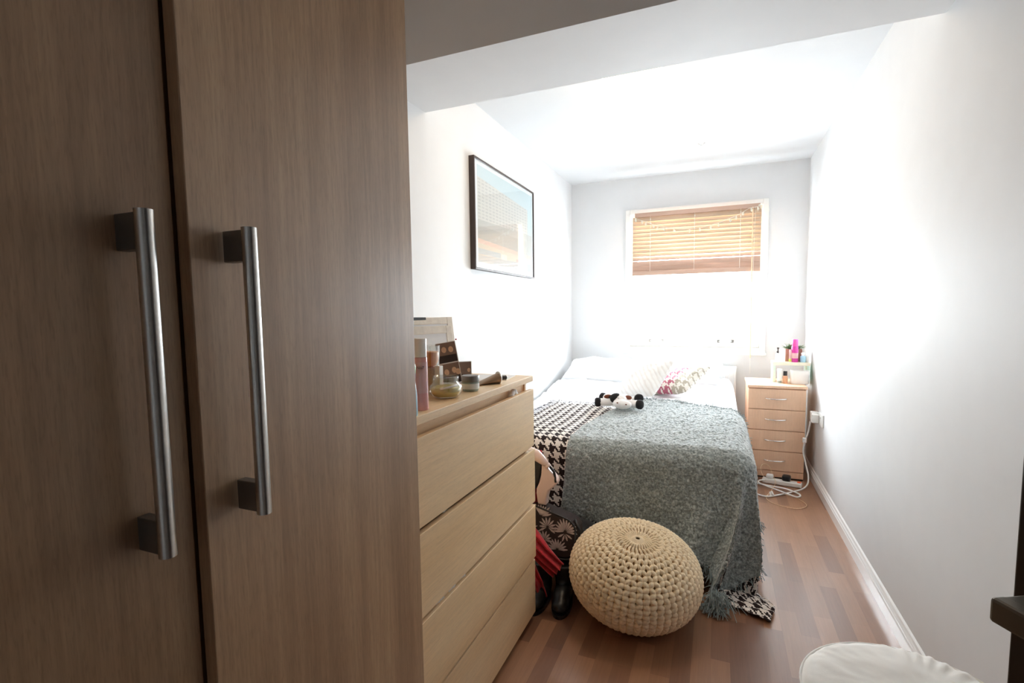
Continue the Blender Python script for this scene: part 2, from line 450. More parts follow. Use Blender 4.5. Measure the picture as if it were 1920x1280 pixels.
# ------------------------------------------------------------------ room shell
XL, XR, YB, YN, ZC = -1.315, 0.665, 4.72, -1.4, 2.45
struct('floor', B(XL - .1, XR + .1, YN - .1, YB + .25, -.1, 0), 'floor')
struct('ceiling', B(XL - .1, XR + .1, YN - .1, YB + .25, ZC, ZC + .1), 'ceiling')
struct('wall_left', B(XL - .1, XL, YN - .1, YB + .25, 0, ZC), 'wall')
struct('wall_right', B(XR, XR + .1, YN - .1, YB + .25, 0, ZC), 'wall')
struct('wall_near', B(XL, XR, YN - .1, YN, 0, ZC), 'wall')
# far wall with window opening
WX0, WX1, WZ0, WZ1 = -0.80, 0.376, 0.868, 2.165
mb = MB(); mb.box(XL, WX0, YB, YB + .22, 0, ZC); mb.box(WX1, XR, YB, YB + .22, 0, ZC)
mb.box(WX0, WX1, YB, YB + .22, 0, WZ0); mb.box(WX0, WX1, YB, YB + .22, WZ1, ZC)
struct('wall_back', mb, 'wall')
# dropped beam and its pier
struct('wall_beam', B(XL, XR, 1.695, 2.115, 2.2, ZC), 'wall')
struct('wall_pier', B(XL, XL + .012, 1.695, 2.115, 0, 2.2), 'wall')
# baseboards
def baseboard(name, horiz, a0, a1, pos, sgn):
    prof = [(0, 0), (.016, 0), (.016, .052), (.013, .058), (.013, .064), (.008, .072), (.006, .082), (0, .088)]
    mb = MB(); vs = []
    for a in (a0, a1):
        for d, z in prof:
            vs.append((pos + sgn * d, a, z) if not horiz else (a, pos + sgn * d, z))
    n = len(prof); mb.add(vs, [list(range(n))[::-1], list(range(n, 2 * n))] + [(i, (i + 1) % n, (i + 1) % n + n, i + n) for i in range(n)])
    struct(name, mb, 'trim')
baseboard('baseboard_right', False, YN, YB, XR, -1)
baseboard('baseboard_left', False, 2.115, YB - .017, XL, 1)
baseboard('baseboard_back', True, XL + .017, XR - .017, YB, -1)

# window
wn = bpy.data.objects.new('window_1', None); COL.objects.link(wn); wn.location = (-.21, YB, WZ0); ORG['window_1'] = Vector(wn.location); wn['kind'] = 'structure'
mb = MB()
ft = .045
mb.box(WX0, WX0 + ft, YB - .012, YB + .1, WZ0, WZ1); mb.box(WX1 - ft, WX1, YB - .012, YB + .1, WZ0, WZ1)
mb.box(WX0 + ft, WX1 - ft, YB - .012, YB + .1, WZ1 - ft, WZ1); mb.box(WX0 + ft, WX1 - ft, YB - .012, YB + .1, WZ0, WZ0 + .05)
obj('window_frame', mb, 'frame_white', wn, bevel=.004)
sx0, sx1, sz0, sz1 = WX0 + ft, WX1 - ft, WZ0 + .05, WZ1 - ft
mb = MB()
mb.box(sx0, sx0 + .06, YB + .02, YB + .08, sz0, sz1); mb.box(sx1 - .075, sx1, YB + .02, YB + .08, sz0, sz1)
mb.box(sx0 + .06, sx1 - .075, YB + .02, YB + .08, sz1 - .06, sz1); mb.box(sx0 + .06, sx1 - .075, YB + .02, YB + .08, sz0, sz0 + .09)
sash = obj('sash', mb, 'frame_white', wn, bevel=.006)
obj('pane', B(sx0 + .055, sx1 - .07, YB + .048, YB + .052, sz0 + .085, sz1 - .055), 'pane', wn)
for x in (-.52, .065):
    mb = MB().tube([(x - .055, YB + .01, sz0 + .055), (x - .045, YB - .008, sz0 + .055), (x + .045, YB - .008, sz0 + .055), (x + .055, YB + .01, sz0 + .055)], .004)
    mb.box(x - .066, x - .046, YB + .012, YB + .02, sz0 + .043, sz0 + .067); mb.box(x + .046, x + .066, YB + .012, YB + .02, sz0 + .043, sz0 + .067)
    obj('sash_handle', mb, 'steel', wn)
obj('window_sill', B(WX0 - .01, WX1 + .01, YB - .03, YB + .02, WZ0 - .012, WZ0 + .012), 'frame_white', wn, bevel=.005)

# venetian blind
bl = thing('venetian_blind', 'warm wooden slatted blind half lowered over the window', 'blind', (-.205, 4.66, 2.11))
bx0, bx1 = -.728, .318
obj('headrail', B(bx0 + .02, bx1 - .01, 4.645, 4.69, 2.085, 2.12), 'slat_solid', bl, bevel=.003)
mb = MB(); zz = 2.085; k = 0
while zz > 1.765:
    m = TR(0, 4.665, zz - .02) @ Matrix.Rotation(math.radians(68), 4, 'X')
    mb.box(bx0, bx1, -.0235, .0235, -.0014, .0014, m); zz -= .0345; k += 1
obj('slats', mb, 'slat', bl)
mb = MB()
for z, tl in ((1.715, 78), (1.671, 84), (1.630, 84)):
    m = TR(0, 4.664, z) @ Matrix.Rotation(math.radians(tl), 4, 'X'); mb.box(bx0, bx1, -.0175 if z > 1.69 else -.022, .0175 if z > 1.69 else .022, -.0014, .0014, m)
obj('slat_stack', mb, 'slat_solid', bl)
obj('bottom_rail', B(bx0, bx1, 4.640, 4.69, 1.565, 1.607), 'slat_solid', bl, bevel=.004)
for x in (-.57, -.2, .16):
    mb = MB()
    for dy in (4.637, 4.692): mb.tube([(x, dy, 2.085), (x, dy, 1.6)], .0016, 6)
    z = 2.06
    while z > 1.76: mb.ell((x, 4.645, z), (.004, .003, .009), 8, 6); z -= .0345
    obj('ladder_cord', mb, 'cord', bl)
obj('tilt_wand', MB().tube([(.25, 4.628, 2.09), (.253, 4.625, 1.46), (.258, 4.62, .84)], .0048, 8), 'cord_wood', bl)
obj('wand_joint', MB().lathe([(.004, 0), (.008, .006), (.008, .03), (.004, .036)], (.253, 4.625, 1.44), 12), 'white_plastic', bl)
obj('pull_cord', MB().tube([(.27, 4.63, 2.09), (.262, 4.632, 1.4), (.26, 4.64, .705)], .0014, 5), 'cord', bl)

# string lights hanging across the blind
sl = thing('string_lights', 'thin string of small pale bulbs draped across the wooden blind', 'string lights', (-.205, 4.615, 2.08))
P0 = [(-.72, 2.085), (-.66, 2.055), (-.593, 2.03), (-.52, 1.992), (-.455, 1.975), (-.36, 1.955), (-.224, 1.944), (-.1, 1.957), (-.007, 1.98), (.08, 2.01), (.157, 2.04), (.22, 2.078), (.3, 2.088)]
def crv(P, n=60, y=4.615):
    out = []
    for i in range(n):
        t = i / (n - 1) * (len(P) - 1); a = min(int(t), len(P) - 2); f = t - a; f = f * f * (3 - 2 * f) if False else f
        out.append((P[a][0] * (1 - f) + P[a + 1][0] * f, y, P[a][1] * (1 - f) + P[a + 1][1] * f))
    return out
cc = crv(P0)
obj('wire', MB().tube(cc, .0022, 6), 'cord', sl)
for i, k in enumerate((2, 6, 9, 13, 16, 20, 24, 29, 32, 36, 39, 44, 47, 51, 55, 58)):
    p = Vector(cc[k]); tilt = random.uniform(-.35, .35)
    m = Matrix.Rotation(tilt, 4, 'Y')
    obj('bulb', MB().lathe([(.003, 0), (.005, -.006), (.0095, -.016), (.0095, -.022), (.005, -.03), (.001, -.032)], p, 10, m), 'bulb', sl, smooth=True)
for p in [(.30, 4.64, 2.10), (.31, 4.65, 2.085), (.33, 4.70, 1.70), (.32, 4.70, 1.45), (.325, 4.70, 1.42)]:
    obj('bulb', MB().ell(p, (.009, .009, .012), 10, 8), 'bulb', sl, smooth=True)

# ceiling light + ceiling hook
cl = thing('ceiling_light', 'round domed ceiling light glowing warm beyond the dropped beam', 'ceiling light', (-.41, 2.52, ZC))
obj('base_plate', MB().lathe([(.165, 0), (.165, -.018), (.155, -.022)], (-.41, 2.52, ZC), 40), 'white_plastic', cl, smooth=True)
obj('diffuser', MB().lathe([(.158, -.02), (.155, -.04), (.135, -.07), (.10, -.09), (.055, -.102), (.004, -.107)], (-.41, 2.52, ZC), 40), 'lamp_glow', cl, smooth=True)
mb = MB().lathe([(.028, 0), (.02, -.005), (.01, -.012), (.006, -.02), (.002, -.022)], (-.134, 3.96, ZC), 16)
tag(obj('ceiling_fitting', mb, 'steel', base=(-.134, 3.96, ZC), smooth=True), 'tiny metal fitting on the ceiling near the window', 'ceiling fitting')

# radiator
ra = thing('radiator', 'white panel radiator under the window behind the bed', 'radiator', (-.4, 4.66, .14))
mb = MB(); mb.box(-.95, .152, 4.63, 4.645, .16, .755)
x = -.935
while x < .14: mb.box(x, x + .014, 4.622, 4.632, .19, .73); x += .0333
obj('panel', mb, 'trim', ra, bevel=.003)
obj('top_grille', B(-.95, .152, 4.63, 4.69, .755, .762), 'trim', ra, bevel=.002)
obj('side_panel', B(.152, .156, 4.63, 4.69, .16, .76), 'trim', ra)
obj('valve', MB().tube([(.17, 4.66, 0), (.17, 4.66, .19), (.15, 4.66, .2)], .009, 10), 'chrome', ra)
for q in (-.88, .08): obj('bracket', B(q - .02, q + .02, 4.645, YB - .0005, .6, .64), 'trim', ra)

# ------------------------------------------------------------------ framed print on left wall
pf = thing('picture_frame', 'large framed print of a concrete housing block on the left wall', 'picture', (XL, 3.07, 1.5))
y0, y1, z0, z1 = 2.578, 3.565, 1.500, 2.133
xf = XL + .034
mb = MB(); w = .011
mb.box(XL, xf, y0, y0 + w, z0, z1); mb.box(XL, xf, y1 - w, y1, z0, z1); mb.box(XL, xf, y0 + w, y1 - w, z0, z0 + w); mb.box(XL, xf, y0 + w, y1 - w, z1 - w, z1)
obj('frame', mb, 'dark_frame', pf, bevel=.001)
obj('mount', B(XL, XL + .026, y0 + w, y1 - w, z0 + w, z1 - w), 'mat_board', pf)
mb = MB(); a, b, c, d = y0 + .05, y1 - .03, z0 + .045, z1 - .035
mb.add([(XL + .0265, a, c), (XL + .0265, b, c), (XL + .0265, b, d), (XL + .0265, a, d), (XL + .0255, a, c), (XL + .0255, b, c), (XL + .0255, b, d), (XL + .0255, a, d)],
       [(0, 1, 2, 3), (7, 6, 5, 4), (0, 4, 5, 1), (1, 5, 6, 2), (2, 6, 7, 3), (3, 7, 4, 0)], [(0, 0), (1, 0), (1, 1), (0, 1)] * 2)
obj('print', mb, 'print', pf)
obj('glazing', B(XL + .029, XL + .0305, y0 + w, y1 - w, z0 + w, z1 - w), 'pane', pf)

# ------------------------------------------------------------------ wardrobe
wd = thing('wardrobe', 'tall oak veneer wardrobe with two doors and long steel bar handles', 'wardrobe', (-.9, .41, 0))
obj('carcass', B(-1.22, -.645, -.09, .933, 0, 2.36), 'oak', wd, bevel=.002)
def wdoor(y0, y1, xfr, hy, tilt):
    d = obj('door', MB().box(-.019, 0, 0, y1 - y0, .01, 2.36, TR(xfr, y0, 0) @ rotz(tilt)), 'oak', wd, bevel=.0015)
    xb = xfr + .04; za, zb = 1.25 + .11 * (-xb / .56), 1.25 - .262 * (-xb / .56)
    h = obj('handle', MB().tube([(xb, hy, zb - .003), (xb, hy, za + .003)], .0092, 24), 'steel', d, smooth=True)
    for zc in (za - .02, zb + .02): obj('handle_post', B(xfr, xb - .004, hy - .007, hy + .007, zc - .02, zc + .02), 'steel_dark', d, bevel=.0012)
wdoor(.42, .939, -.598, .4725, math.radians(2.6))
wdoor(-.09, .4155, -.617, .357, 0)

# ------------------------------------------------------------------ chest of drawers
DX = -.667; DY0, DY1 = 1.0, 1.80
cd = thing('chest_of_drawers', 'oak veneer chest of four drawers beside the wardrobe', 'chest of drawers', (-.91, 1.42, 0))
obj('top_panel', B(-1.15, DX - .004, DY0 - .01, 1.838, .978, 1.0), 'oak_h', cd, bevel=.0012)
mb = MB(); mb.box(-1.145, DX - .03, DY0, DY0 + .018, 0, .978); mb.box(-1.145, DX - .03, 1.812, 1.83, 0, .978)
mb.box(-1.145, -1.137, DY0, 1.83, .02, .978); mb.box(-1.14, DX - .05, DY0, 1.83, .03, .05)
mb.box(-1.14, DX - .036, DY0 + .018, 1.812, .93, .978)
obj('carcass', mb, 'oak_h', cd, bevel=.001)
obj('plinth', B(-1.13, DX - .06, DY0 + .01, 1.82, 0, .05), 'oak_h', cd)
for i, (za, zb, out) in enumerate(((.722, .948, .0), (.494, .708, .003), (.266, .480, .004), (.03, .252, .0))):
    xx = DX + out
    dr = obj('drawer', B(xx - .018, xx, DY0 - .002, 1.832, za, zb), 'oak_h', cd, bevel=.001)
    mb = MB(); mb.box(-1.12, xx - .018, DY0 + .03, DY0 + .045, za + .02, zb - .02); mb.box(-1.12, xx - .018, 1.785, 1.80, za + .02, zb - .02)
    mb.box(-1.12, xx - .018, DY0 + .03, 1.80, za + .02, za + .03)
    obj('drawer_box', mb, 'oak_edge', dr)
# clothes poking out of the drawers
def crumple(name, pts, r, mat, label, cat, base, sq=(1, 1, 1), parent=None, group=None):
    mb = MB()
    for k in range(len(pts)):
        mb.ell(pts[k], (r * sq[0] * random.uniform(.8, 1.2), r * sq[1] * random.uniform(.8, 1.2), r * sq[2] * random.uniform(.8, 1.2)), 12, 8)
    o = obj(name, mb, mat, parent, base=base, smooth='all', remesh=r * .28)
    if label: tag(o, label, cat, group)
    return o
crumple('sock', [(DX - .022, 1.655 + i * .012, .945 + .016 * math.sin(i * .8)) for i in range(5)], .011, 'white_cloth', 'white cloth corner poking out above the top drawer', 'clothing', (DX - .03, 1.67, .93))
crumple('sock', [(DX - .012, 1.14 + i * .011, .716 + .003 * i) for i in range(6)], .0065, 'white_cloth', 'white sock end caught above the second drawer', 'clothing', (DX - .02, 1.16, .72))
crumple('sock', [(DX - .012, 1.07 + i * .011 + .02, .476 + .003 * math.sin(i)) for i in range(15)], .007, 'white_cloth', 'long white strap caught above the third drawer', 'clothing', (DX - .02, 1.16, .48))

# ------------------------------------------------------------------ things on the chest
def jar_profile(o, prof, c, mat, parent, n=40): return obj(o, MB().lathe(prof, c, n, cap=False), mat, parent, smooth='all')
# open glass jar with yellow cream
c = (-.745, 1.283, 1.0)
t = thing('glass_jar', 'open wide glass jar half full of yellow cream on the oak chest', 'jar', c)
obj('jar_glass', MB().lathe([(.003, .002), (.034, .002), (.042, .008), (.048, .02), (.048, .036), (.041, .044), (.038, .046), (.0395, .049), (.038, .052), (.0395, .055), (.038, .058), (.039, .063), (.0365, .064), (.0355, .046), (.045, .036), (.045, .02), (.038, .008)], c, 48, cap=False), 'glass', t, smooth='all')
obj('cream', MB().lathe([(.003, .006), (.036, .006), (.044, .018), (.044, .030), (.034, .0345), (.02, .031), (.004, .033)], c, 48), 'cream_yellow', t, smooth='all')
obj('drip', MB().tube([(c[0] + .043, c[1] - .01, 1.040), (c[0] + .030, c[1] - .036, 1.036), (c[0] + .008, c[1] - .047, 1.032)], .003, 8), 'paper', t, smooth='all')
# dark lidded cosmetic jar
c = (-.733, 1.42, 1.0)
t = thing('cosmetic_jar', 'squat cream pot with glossy dark grey lid beside the yellow jar', 'cosmetic jar', c)
obj('pot', MB().lathe([(.024, .0), (.026, .004), (.028, .014), (.028, .028), (.026, .030)], c, 40), 'grey_cream', t, smooth=True)
obj('label', MB().lathe([(.0283, .008), (.0283, .025)], c, 40, cap=False), 'silver_label', t, smooth=True)
obj('lid', MB().lathe([(.028, .030), (.0285, .031), (.0285, .048), (.027, .050), (.003, .0505)], c, 40), M['steel_dark'], t, smooth=True)
# squeezed tube
t = thing('hand_cream_tube', 'brown foil tube with cream shoulder and small black cap lying on the chest', 'tube', (-.74, 1.60, 1.0))
def tubefn(u, v):
    a = 2 * PI * u; x = v
    ry = .022 + .004 * v; rz = .001 + .0165 * min(1, v * 1.05) ** .9
    L = .085
    d = Vector((.62, .78, 0)).normalized(); s = Vector((d.y, -d.x, 0))
    o = Vector((-.770, 1.535, 1.0))
    return o + d * (L * x) + s * (ry * math.cos(a)) + Vector((0, 0, rz + .0005 + rz * math.sin(a)))
obj('tube_body', MB().grid(28, 14, tubefn, closeu=True), 'brown_tube', t, smooth='all')
d = Vector((.62, .78, 0)).normalized(); e = Vector((-.770, 1.535, 1.0185)) + d * .085
mt = TR(*e) @ Matrix.Rotation(math.atan2(-d.x, d.y), 4, 'Z') @ Matrix.Rotation(-PI / 2, 4, 'X')
obj('shoulder', MB().lathe([(.0235, -.001), (.0235, .003), (.018, .008), (.008, .012), (.007, .014)], (0, 0, 0), 28, mt), 'photo_white', t, smooth=True)
obj('cap', MB().lathe([(.007, .013), (.0085, .014), (.008, .032), (.006, .034)], (0, 0, 0), 20, mt), 'black_plastic', t, smooth=True)
# magazines lying flat
def flat(name, cx, cy, sx, sy, z0, z1, ang, mat, label, cat, stripes=None):
    m = TR(cx, cy, 0) @ rotz(ang); mb = MB(); mb.box(-sx / 2, sx / 2, -sy / 2, sy / 2, z0, z1, m)
    if stripes:
        for (x0, x1, y0, y1, mi) in stripes: mb.cur = mi; mb.box(x0, x1, y0, y1, z1 - .0005, z1 + .0003, m)
    return tag(obj(name, mb, mat, base=(cx, cy, z0)), label, cat)
flat('magazine', -.80, 1.735, .15, .13, 1.0002, 1.004, .12, ['paper', 'paper_green', 'photo_brown'], 'glossy pale booklet lying at the far corner of the oak chest', 'magazine', [(.01, .07, -.06, -.02, 1)])
flat('magazine', -.89, 1.60, .17, .20, 1.0002, 1.0055, -.08, ['paper', 'print_grey'], 'white booklet with dark edge lying behind the brown tube', 'magazine', [(.03, .08, -.08, -.05, 1)])
# pink toner bottle
c = (-.712, 1.098, 1.0)
t = thing('toner_bottle', 'tall pink toner bottle with white cap beside the wardrobe edge', 'bottle', (c[0], c[1], 1.0))
obj('bottle', MB().lathe([(.0185, 0), (.0195, .003), (.0185, .05), (.0180, .134), (.0175, .137)], c, 36), 'pink_liquid', t, smooth=True)
obj('label', MB().lathe([(.0190, .045), (.0184, .125)], c, 36, cap=False), 'pink_label', t, smooth=True)
obj('cap', MB().lathe([(.0175, .138), (.0175, .184), (.0165, .186), (.002, .1865)], c, 36), 'white_plastic', t, smooth=True)
# lettering on the toner bottle
def text(name, s, size, mat, parent, mw, ext=.0003):
    cu = bpy.data.curves.new(name, 'FONT'); cu.body = s; cu.size = size; cu.extrude = ext; cu.align_x = 'CENTER'
    tmp = bpy.data.objects.new('tmp_text', cu); COL.objects.link(tmp); bpy.context.view_layer.update()
    dg = bpy.context.evaluated_depsgraph_get(); me = bpy.data.meshes.new_from_object(tmp.evaluated_get(dg))
    bpy.data.objects.remove(tmp); me.name = name
    me.transform(Matrix.Translation(-ORG[parent.name]) @ mw)
    me.materials.clear(); me.materials.append(M[mat]); o = bpy.data.objects.new(name, me); COL.objects.link(o); o.parent = parent; ORG[o.name] = ORG[parent.name]
    return o
vang = math.atan2(-c[0], -c[1])  # direction from bottle to viewer side of the room
dv = Vector((.54, -.84, 0)).normalized(); rt = Vector((.84, .54, 0))
mw = Matrix(((rt.x, 0, dv.x, c[0] + dv.x * .0192), (rt.y, 0, dv.y, c[1] + dv.y * .0192), (0, 1, 0, 1.108), (0, 0, 0, 1)))
text('lettering', 'No7', .011, 'print_grey', t, mw)
# pale blue bottle, mostly hidden by the wardrobe
c = (-.690, 1.020, 1.0)
t = thing('lotion_bottle', 'pale blue squeeze bottle with green shoulder half behind the wardrobe', 'bottle', (c[0], c[1], 1.0))
obj('bottle', MB().lathe([(.014, 0), (.0155, .004), (.0150, .05), (.0115, .085), (.010, .09)], c, 28), 'blue_plastic', t, smooth=True)
obj('band', MB().lathe([(.0105, .088), (.0118, .092), (.0125, .105)], c, 28), 'navy', t, smooth=True)
obj('shoulder', MB().lathe([(.0125, .105), (.0135, .12), (.012, .128)], c, 28), 'green_plastic', t, smooth=True)
obj('cap', MB().lathe([(.011, .128), (.010, .145), (.006, .158), (.001, .160)], c, 28), 'white_plastic', t, smooth=True)
# clear cup with orange contents
c = (-.835, 1.335, 1.0)
t = thing('clear_tumbler', 'clear tumbler with orange and beige contents behind the yellow jar', 'tumbler', c)
obj('glass', MB().lathe([(.028, 0), (.030, .004), (.0365, .150), (.035, .150), (.0285, .006), (.002, .006)], c, 40, cap=False), 'glass', t, smooth=True)
obj('orange_filling', MB().lathe([(.008, .082), (.024, .088), (.0315, .105), (.033, .128), (.031, .131), (.002, .133)], c, 40), 'orange', t, smooth='all')
obj('beige_filling', MB().lathe([(.002, .007), (.0275, .008), (.0285, .074), (.022, .082), (.002, .085)], c, 40), 'tan_wax', t, smooth=True)
c = (-.798, 1.318, 1.0)
tag(obj('cosmetic_box', B(c[0] - .010, c[0] + .010, c[1] + .004, c[1] + .026, 1.0, 1.088), 'white_plastic', base=c, bevel=.002), 'narrow white carton standing between tumbler and yellow jar', 'box')
# white photo frames leaning on the wall
def lean_frame(name, label, x, y, w, h, tilt, fw, mat, inner, turn=0):
    t = thing(name, label, 'photo frame', (x, y, 1.0))
    m = TR(x, y, 1.0) @ rotz(turn) @ Matrix.Rotation(tilt, 4, 'Y')   # local: face +X, width Y, height Z
    mb = MB(); mb.box(-.012, .004, -w / 2, -w / 2 + fw, 0, h, m); mb.box(-.012, .004, w / 2 - fw, w / 2, 0, h, m)
    mb.box(-.012, .004, -w / 2 + fw, w / 2 - fw, 0, fw, m); mb.box(-.012, .004, -w / 2 + fw, w / 2 - fw, h - fw, h, m)
    obj('frame', mb, mat, t, bevel=.002)
    mb = MB(); q = fw; mb.box(-.008, .0005, -w / 2 + q, w / 2 - q, q, h - q, m); obj('picture', mb, inner, t)
    return t, m
lean_frame('standing_frame', 'large white wooden frame leaning behind the distressed one', -1.045, 1.64, .34, .237, -.16, .028, 'distressed', 'mat_board', -.38)
lean_frame('standing_frame', 'distressed white frame with grey inner edge in front of a larger white one', -.985, 1.57, .28, .205, -.16, .03, 'distressed', 'mat_board', -.38)
tag(obj('case', B(-1.12, -.99, 1.44, 1.575, 1.226, 1.236, ), 'black_fabric', base=(-1.06, 1.52, 1.24), bevel=.002), 'flat black case lying on top of the standing frames', 'case')
# photo booth strips
def strip(label, x, y, w, h, tilt, turn, cells, lean=0.0):
    t = thing('photo_print', label, 'photo', (x, y, 1.0))
    m = TR(x, y, 1.0) @ rotz(turn) @ Matrix.Rotation(lean, 4, 'X') @ Matrix.Rotation(tilt, 4, 'Y')
    obj('card', MB().box(-.0008, 0, -w / 2, w / 2, 0, h, m), 'photo_white', t)
    mb = MB(); k = len(cells)
    ch = h / k
    for i, c2 in enumerate(cells):
        z0 = i * ch + .002; z1 = (i + 1) * ch - .002; mb.cur = 0; mb.box(-.0003, .0004, -w / 2 + .002, w / 2 - .002, z0, z1, m)
        mb.cur = 1; mb.box(-.0002, .0006, -w / 2 + .004, w / 2 - .004, z0, z0 + ch * .35, m)
        mb.cur = 2
        for (yy, zz) in c2: mb.ell(m @ Vector((.0006, yy * w, z0 + zz * ch)), (.0008, w * .12, w * .15), 12, 8, m.to_3x3().to_4x4())
    obj('images', mb, ['photo_brown', 'photo_dark', 'photo_skin'], t)
strip('brown toned photo strip with two pairs of faces leaning by the tumbler', -.868, 1.545, .072, .150, -.16, -1.0, [((-.18, .55), (.2, .6), (.38, .5)), ((-.12, .62), (.22, .6))], lean=.16)
strip('small brown toned photo standing behind the taller photo strip', -.845, 1.595, .05, .075, -.08, -1.0, [((.3, .55),)])
tag(obj('pin', MB().ell((-.868, 1.575, 1.156), (.003, .003, .003), 10, 8), 'red', base=(-.868, 1.575, 1.153)), 'tiny red pin head above the photo strip', 'pin')

# ------------------------------------------------------------------ bed
BX0, BX1, BY0, BY1, BZ = -1.27, .115, 2.40, 4.56, .575
bed = thing('bed', 'double bed against the left wall under the window', 'bed', ((BX0 + BX1) / 2, (BY0 + BY1) / 2, 0))
obj('base', B(BX0 + .02, BX1 - .03, BY0 + .05, BY1, .06, .34), 'bed_fabric', bed, bevel=.015)
obj('mattress', B(BX0 + .01, BX1 - .015, BY0 + .03, BY1, .345, BZ), 'pillow', bed, bevel=.03, seg=4)
for x in (BX0 + .12, BX1 - .14):
    for y in (BY0 + .15, BY1 - .12): obj('leg', MB().lathe([(.022, 0), (.028, .07)], (x, y, 0), 16), 'black_plastic', bed)

def fbm(x, y, z=0.0, s=1.0, o=3):
    return noise.fractal(Vector((x * s, y * s, z)), 1.0, 2.0, o)
def drape(sx, ty, off, flare=.07, fold=.05, seed=0.0, kf=5.0, topz=BZ, puff=None, R=.05, fl=0.004, pw=1.0, lean=(0, 0)):
    """map flat cloth point (sx,ty) in bed-plan metres onto the bed, over right side and foot, down to the floor"""
    xr, yf = BX1 - .03, BY0 + .05
    p = max(0.0, sx - xr); q = max(0.0, yf - ty)
    R = R + off; zt = topz + off
    bx, by = min(sx, xr), max(ty, yf)
    if p == 0 and q == 0:
        z = zt
        if puff: z += puff(sx, ty)
        return Vector((sx, ty, z))
    r = math.hypot(p, q); ph = math.atan2(q, p); ph = PI / 2 * (ph / (PI / 2)) ** pw
    nx, ny = math.cos(ph), -math.sin(ph)
    z = zt
    if puff: z += puff(bx, by) * max(0, 1 - r / .12)
    arc = R * PI / 2
    if r < arc:
        a = r / R; out = R * math.sin(a); drop = R * (1 - math.cos(a)); h = 0
    else:
        h = r - arc; out = R + flare * h; drop = R + h * math.cos(flare)
    # folds: along straight sides by position, at the corner by angle
    along = (by if p > 0 else 0) - (bx if q > 0 else 0)
    corner = min(1, min(p, q) / max(r, 1e-6) * 2.2)
    fw = math.sin(along * 17 + seed) * .5 + math.sin(along * 31 + seed * 2.1) * .3
    fc = math.cos(ph * kf * 2 + seed)
    amp = fold * min(1, h / .35)
    out += amp * ((1 - corner) * fw * .55 + corner * (fc * .9 + .35))
    tx = corner * amp * .5 * math.sin(ph * kf * 2 + seed)
    zz = z - drop
    hh = min(1, max(0, (r - arc)) / .55); hh = hh * hh
    cw = min(1, max(0, (bx - (xr - .42)) / .42)) if q > 0 else 0
    cw = cw * cw * (3 - 2 * cw) * (math.sin(ph) ** 2 if p > 0 else 1)
    lx, ly = lean[0] * hh * cw, lean[1] * hh * cw
    ex = 0
    if zz < fl + off * .3:
        ex = (fl + off * .3) - zz; zz = fl + off * .3 + .008 * abs(math.sin(ex * 60 + along * 20)) * min(1, ex * 12)
    out += ex * .9
    return Vector((bx + nx * out - ny * tx + lx, by + ny * out + nx * tx + ly, zz))

def lerp(a, b, t): return a + (b - a) * t
def quad(A, Bq, C, D, u, v):
    return (lerp(lerp(A[0], Bq[0], u), lerp(D[0], C[0], u), v), lerp(lerp(A[1], Bq[1], u), lerp(D[1], C[1], u), v))

# white duvet
def puffd(x, y):
    t = min(1, max(0, (y - 3.35) / .35)); 
    b = .028 * t * (1 + fbm(x, y, 3, 3.2)) + .012 * t * abs(fbm(x, y, 7, 9))
    head = min(1, max(0, (y - 3.75) / .35)); b += .055 * head
    edge = min(1, max(0, (x - BX0) / .1)); edge = 1
    return b * edge
QD = ((BX0 + .01, BY0 + .12), (BX1 + .30, BY0 + .12), (BX1 + .30, BY1 - .03), (BX0 + .01, BY1 - .03))
mb = MB()
def fd(u, v):
    s, t = quad(*QD, u, v); p = drape(s, t, .006, flare=.10, fold=.035, seed=2.0, puff=puffd, topz=BZ)
    w = .006 * fbm(p.x, p.y, p.z * 3, 14); p.z += w * (1 if v > .45 else 0); p.x += w * (1 if p.z < .5 else 0)
    if p.z < .52: p.x = max(p.x, BX1 + .012)
    return p
mb.grid(110, 130, fd)
tag(obj('duvet', mb, 'white_cloth', base=(-.5, 4.0, BZ), smooth='all'), 'white duvet spread over the bed and hanging down its right side', 'duvet')

# houndstooth blanket
def ph(x, y): return .75 * puffd(x, y) if y > 3.3 else .004 * (1 + fbm(x, y, 1, 4))
QH = ((-1.10, BY0 - .36), (BX1 + .64, BY0 - .54), (BX1 + .54, 3.10), (-1.05, 3.38))
mb = MB()
def fh(u, v):
    s, t = quad(*QH, u, v); p = drape(s, t, .018, flare=.045, fold=.055, seed=.4, kf=4.6, R=.06, pw=.72, lean=(-.15, -.13), puff=lambda x, y: puffd(x, y) + .007 + .012 * max(0, fbm(x, y, 5, 3)) )
    return p
mb.grid(170, 150, fh, lambda u, v: quad(*QH, u, v))
hb = thing('houndstooth_blanket', 'black and white houndstooth blanket spread over the foot of the bed', 'blanket', (-.5, 2.7, .6))
obj('cloth', mb, 'hound', hb, smooth='all', solid=.004)
mb = MB()
for i in range(46):
    v = i / 45; p = fh(0, .2 + .8 * v) if False else fh(0, lerp(.25, 1, v)); q = p + Vector((-.045 - random.uniform(0, .02), random.uniform(-.02, .02), .004))
    m1 = (p + q) / 2 + Vector((0, random.uniform(-.008, .008), .008)); mb.tube([p, m1, q], .0016, 5)
for i in range(60):
    u = i / 59 * .5; p = fh(u, 1); q = p + Vector((random.uniform(-.02, .02), .05 + random.uniform(0, .02), .006)); mb.tube([p, (p + q) / 2 + Vector((random.uniform(-.008, .008), 0, .008)), q], .0016, 5)
obj('fringe', mb, 'fringe_dark', hb)

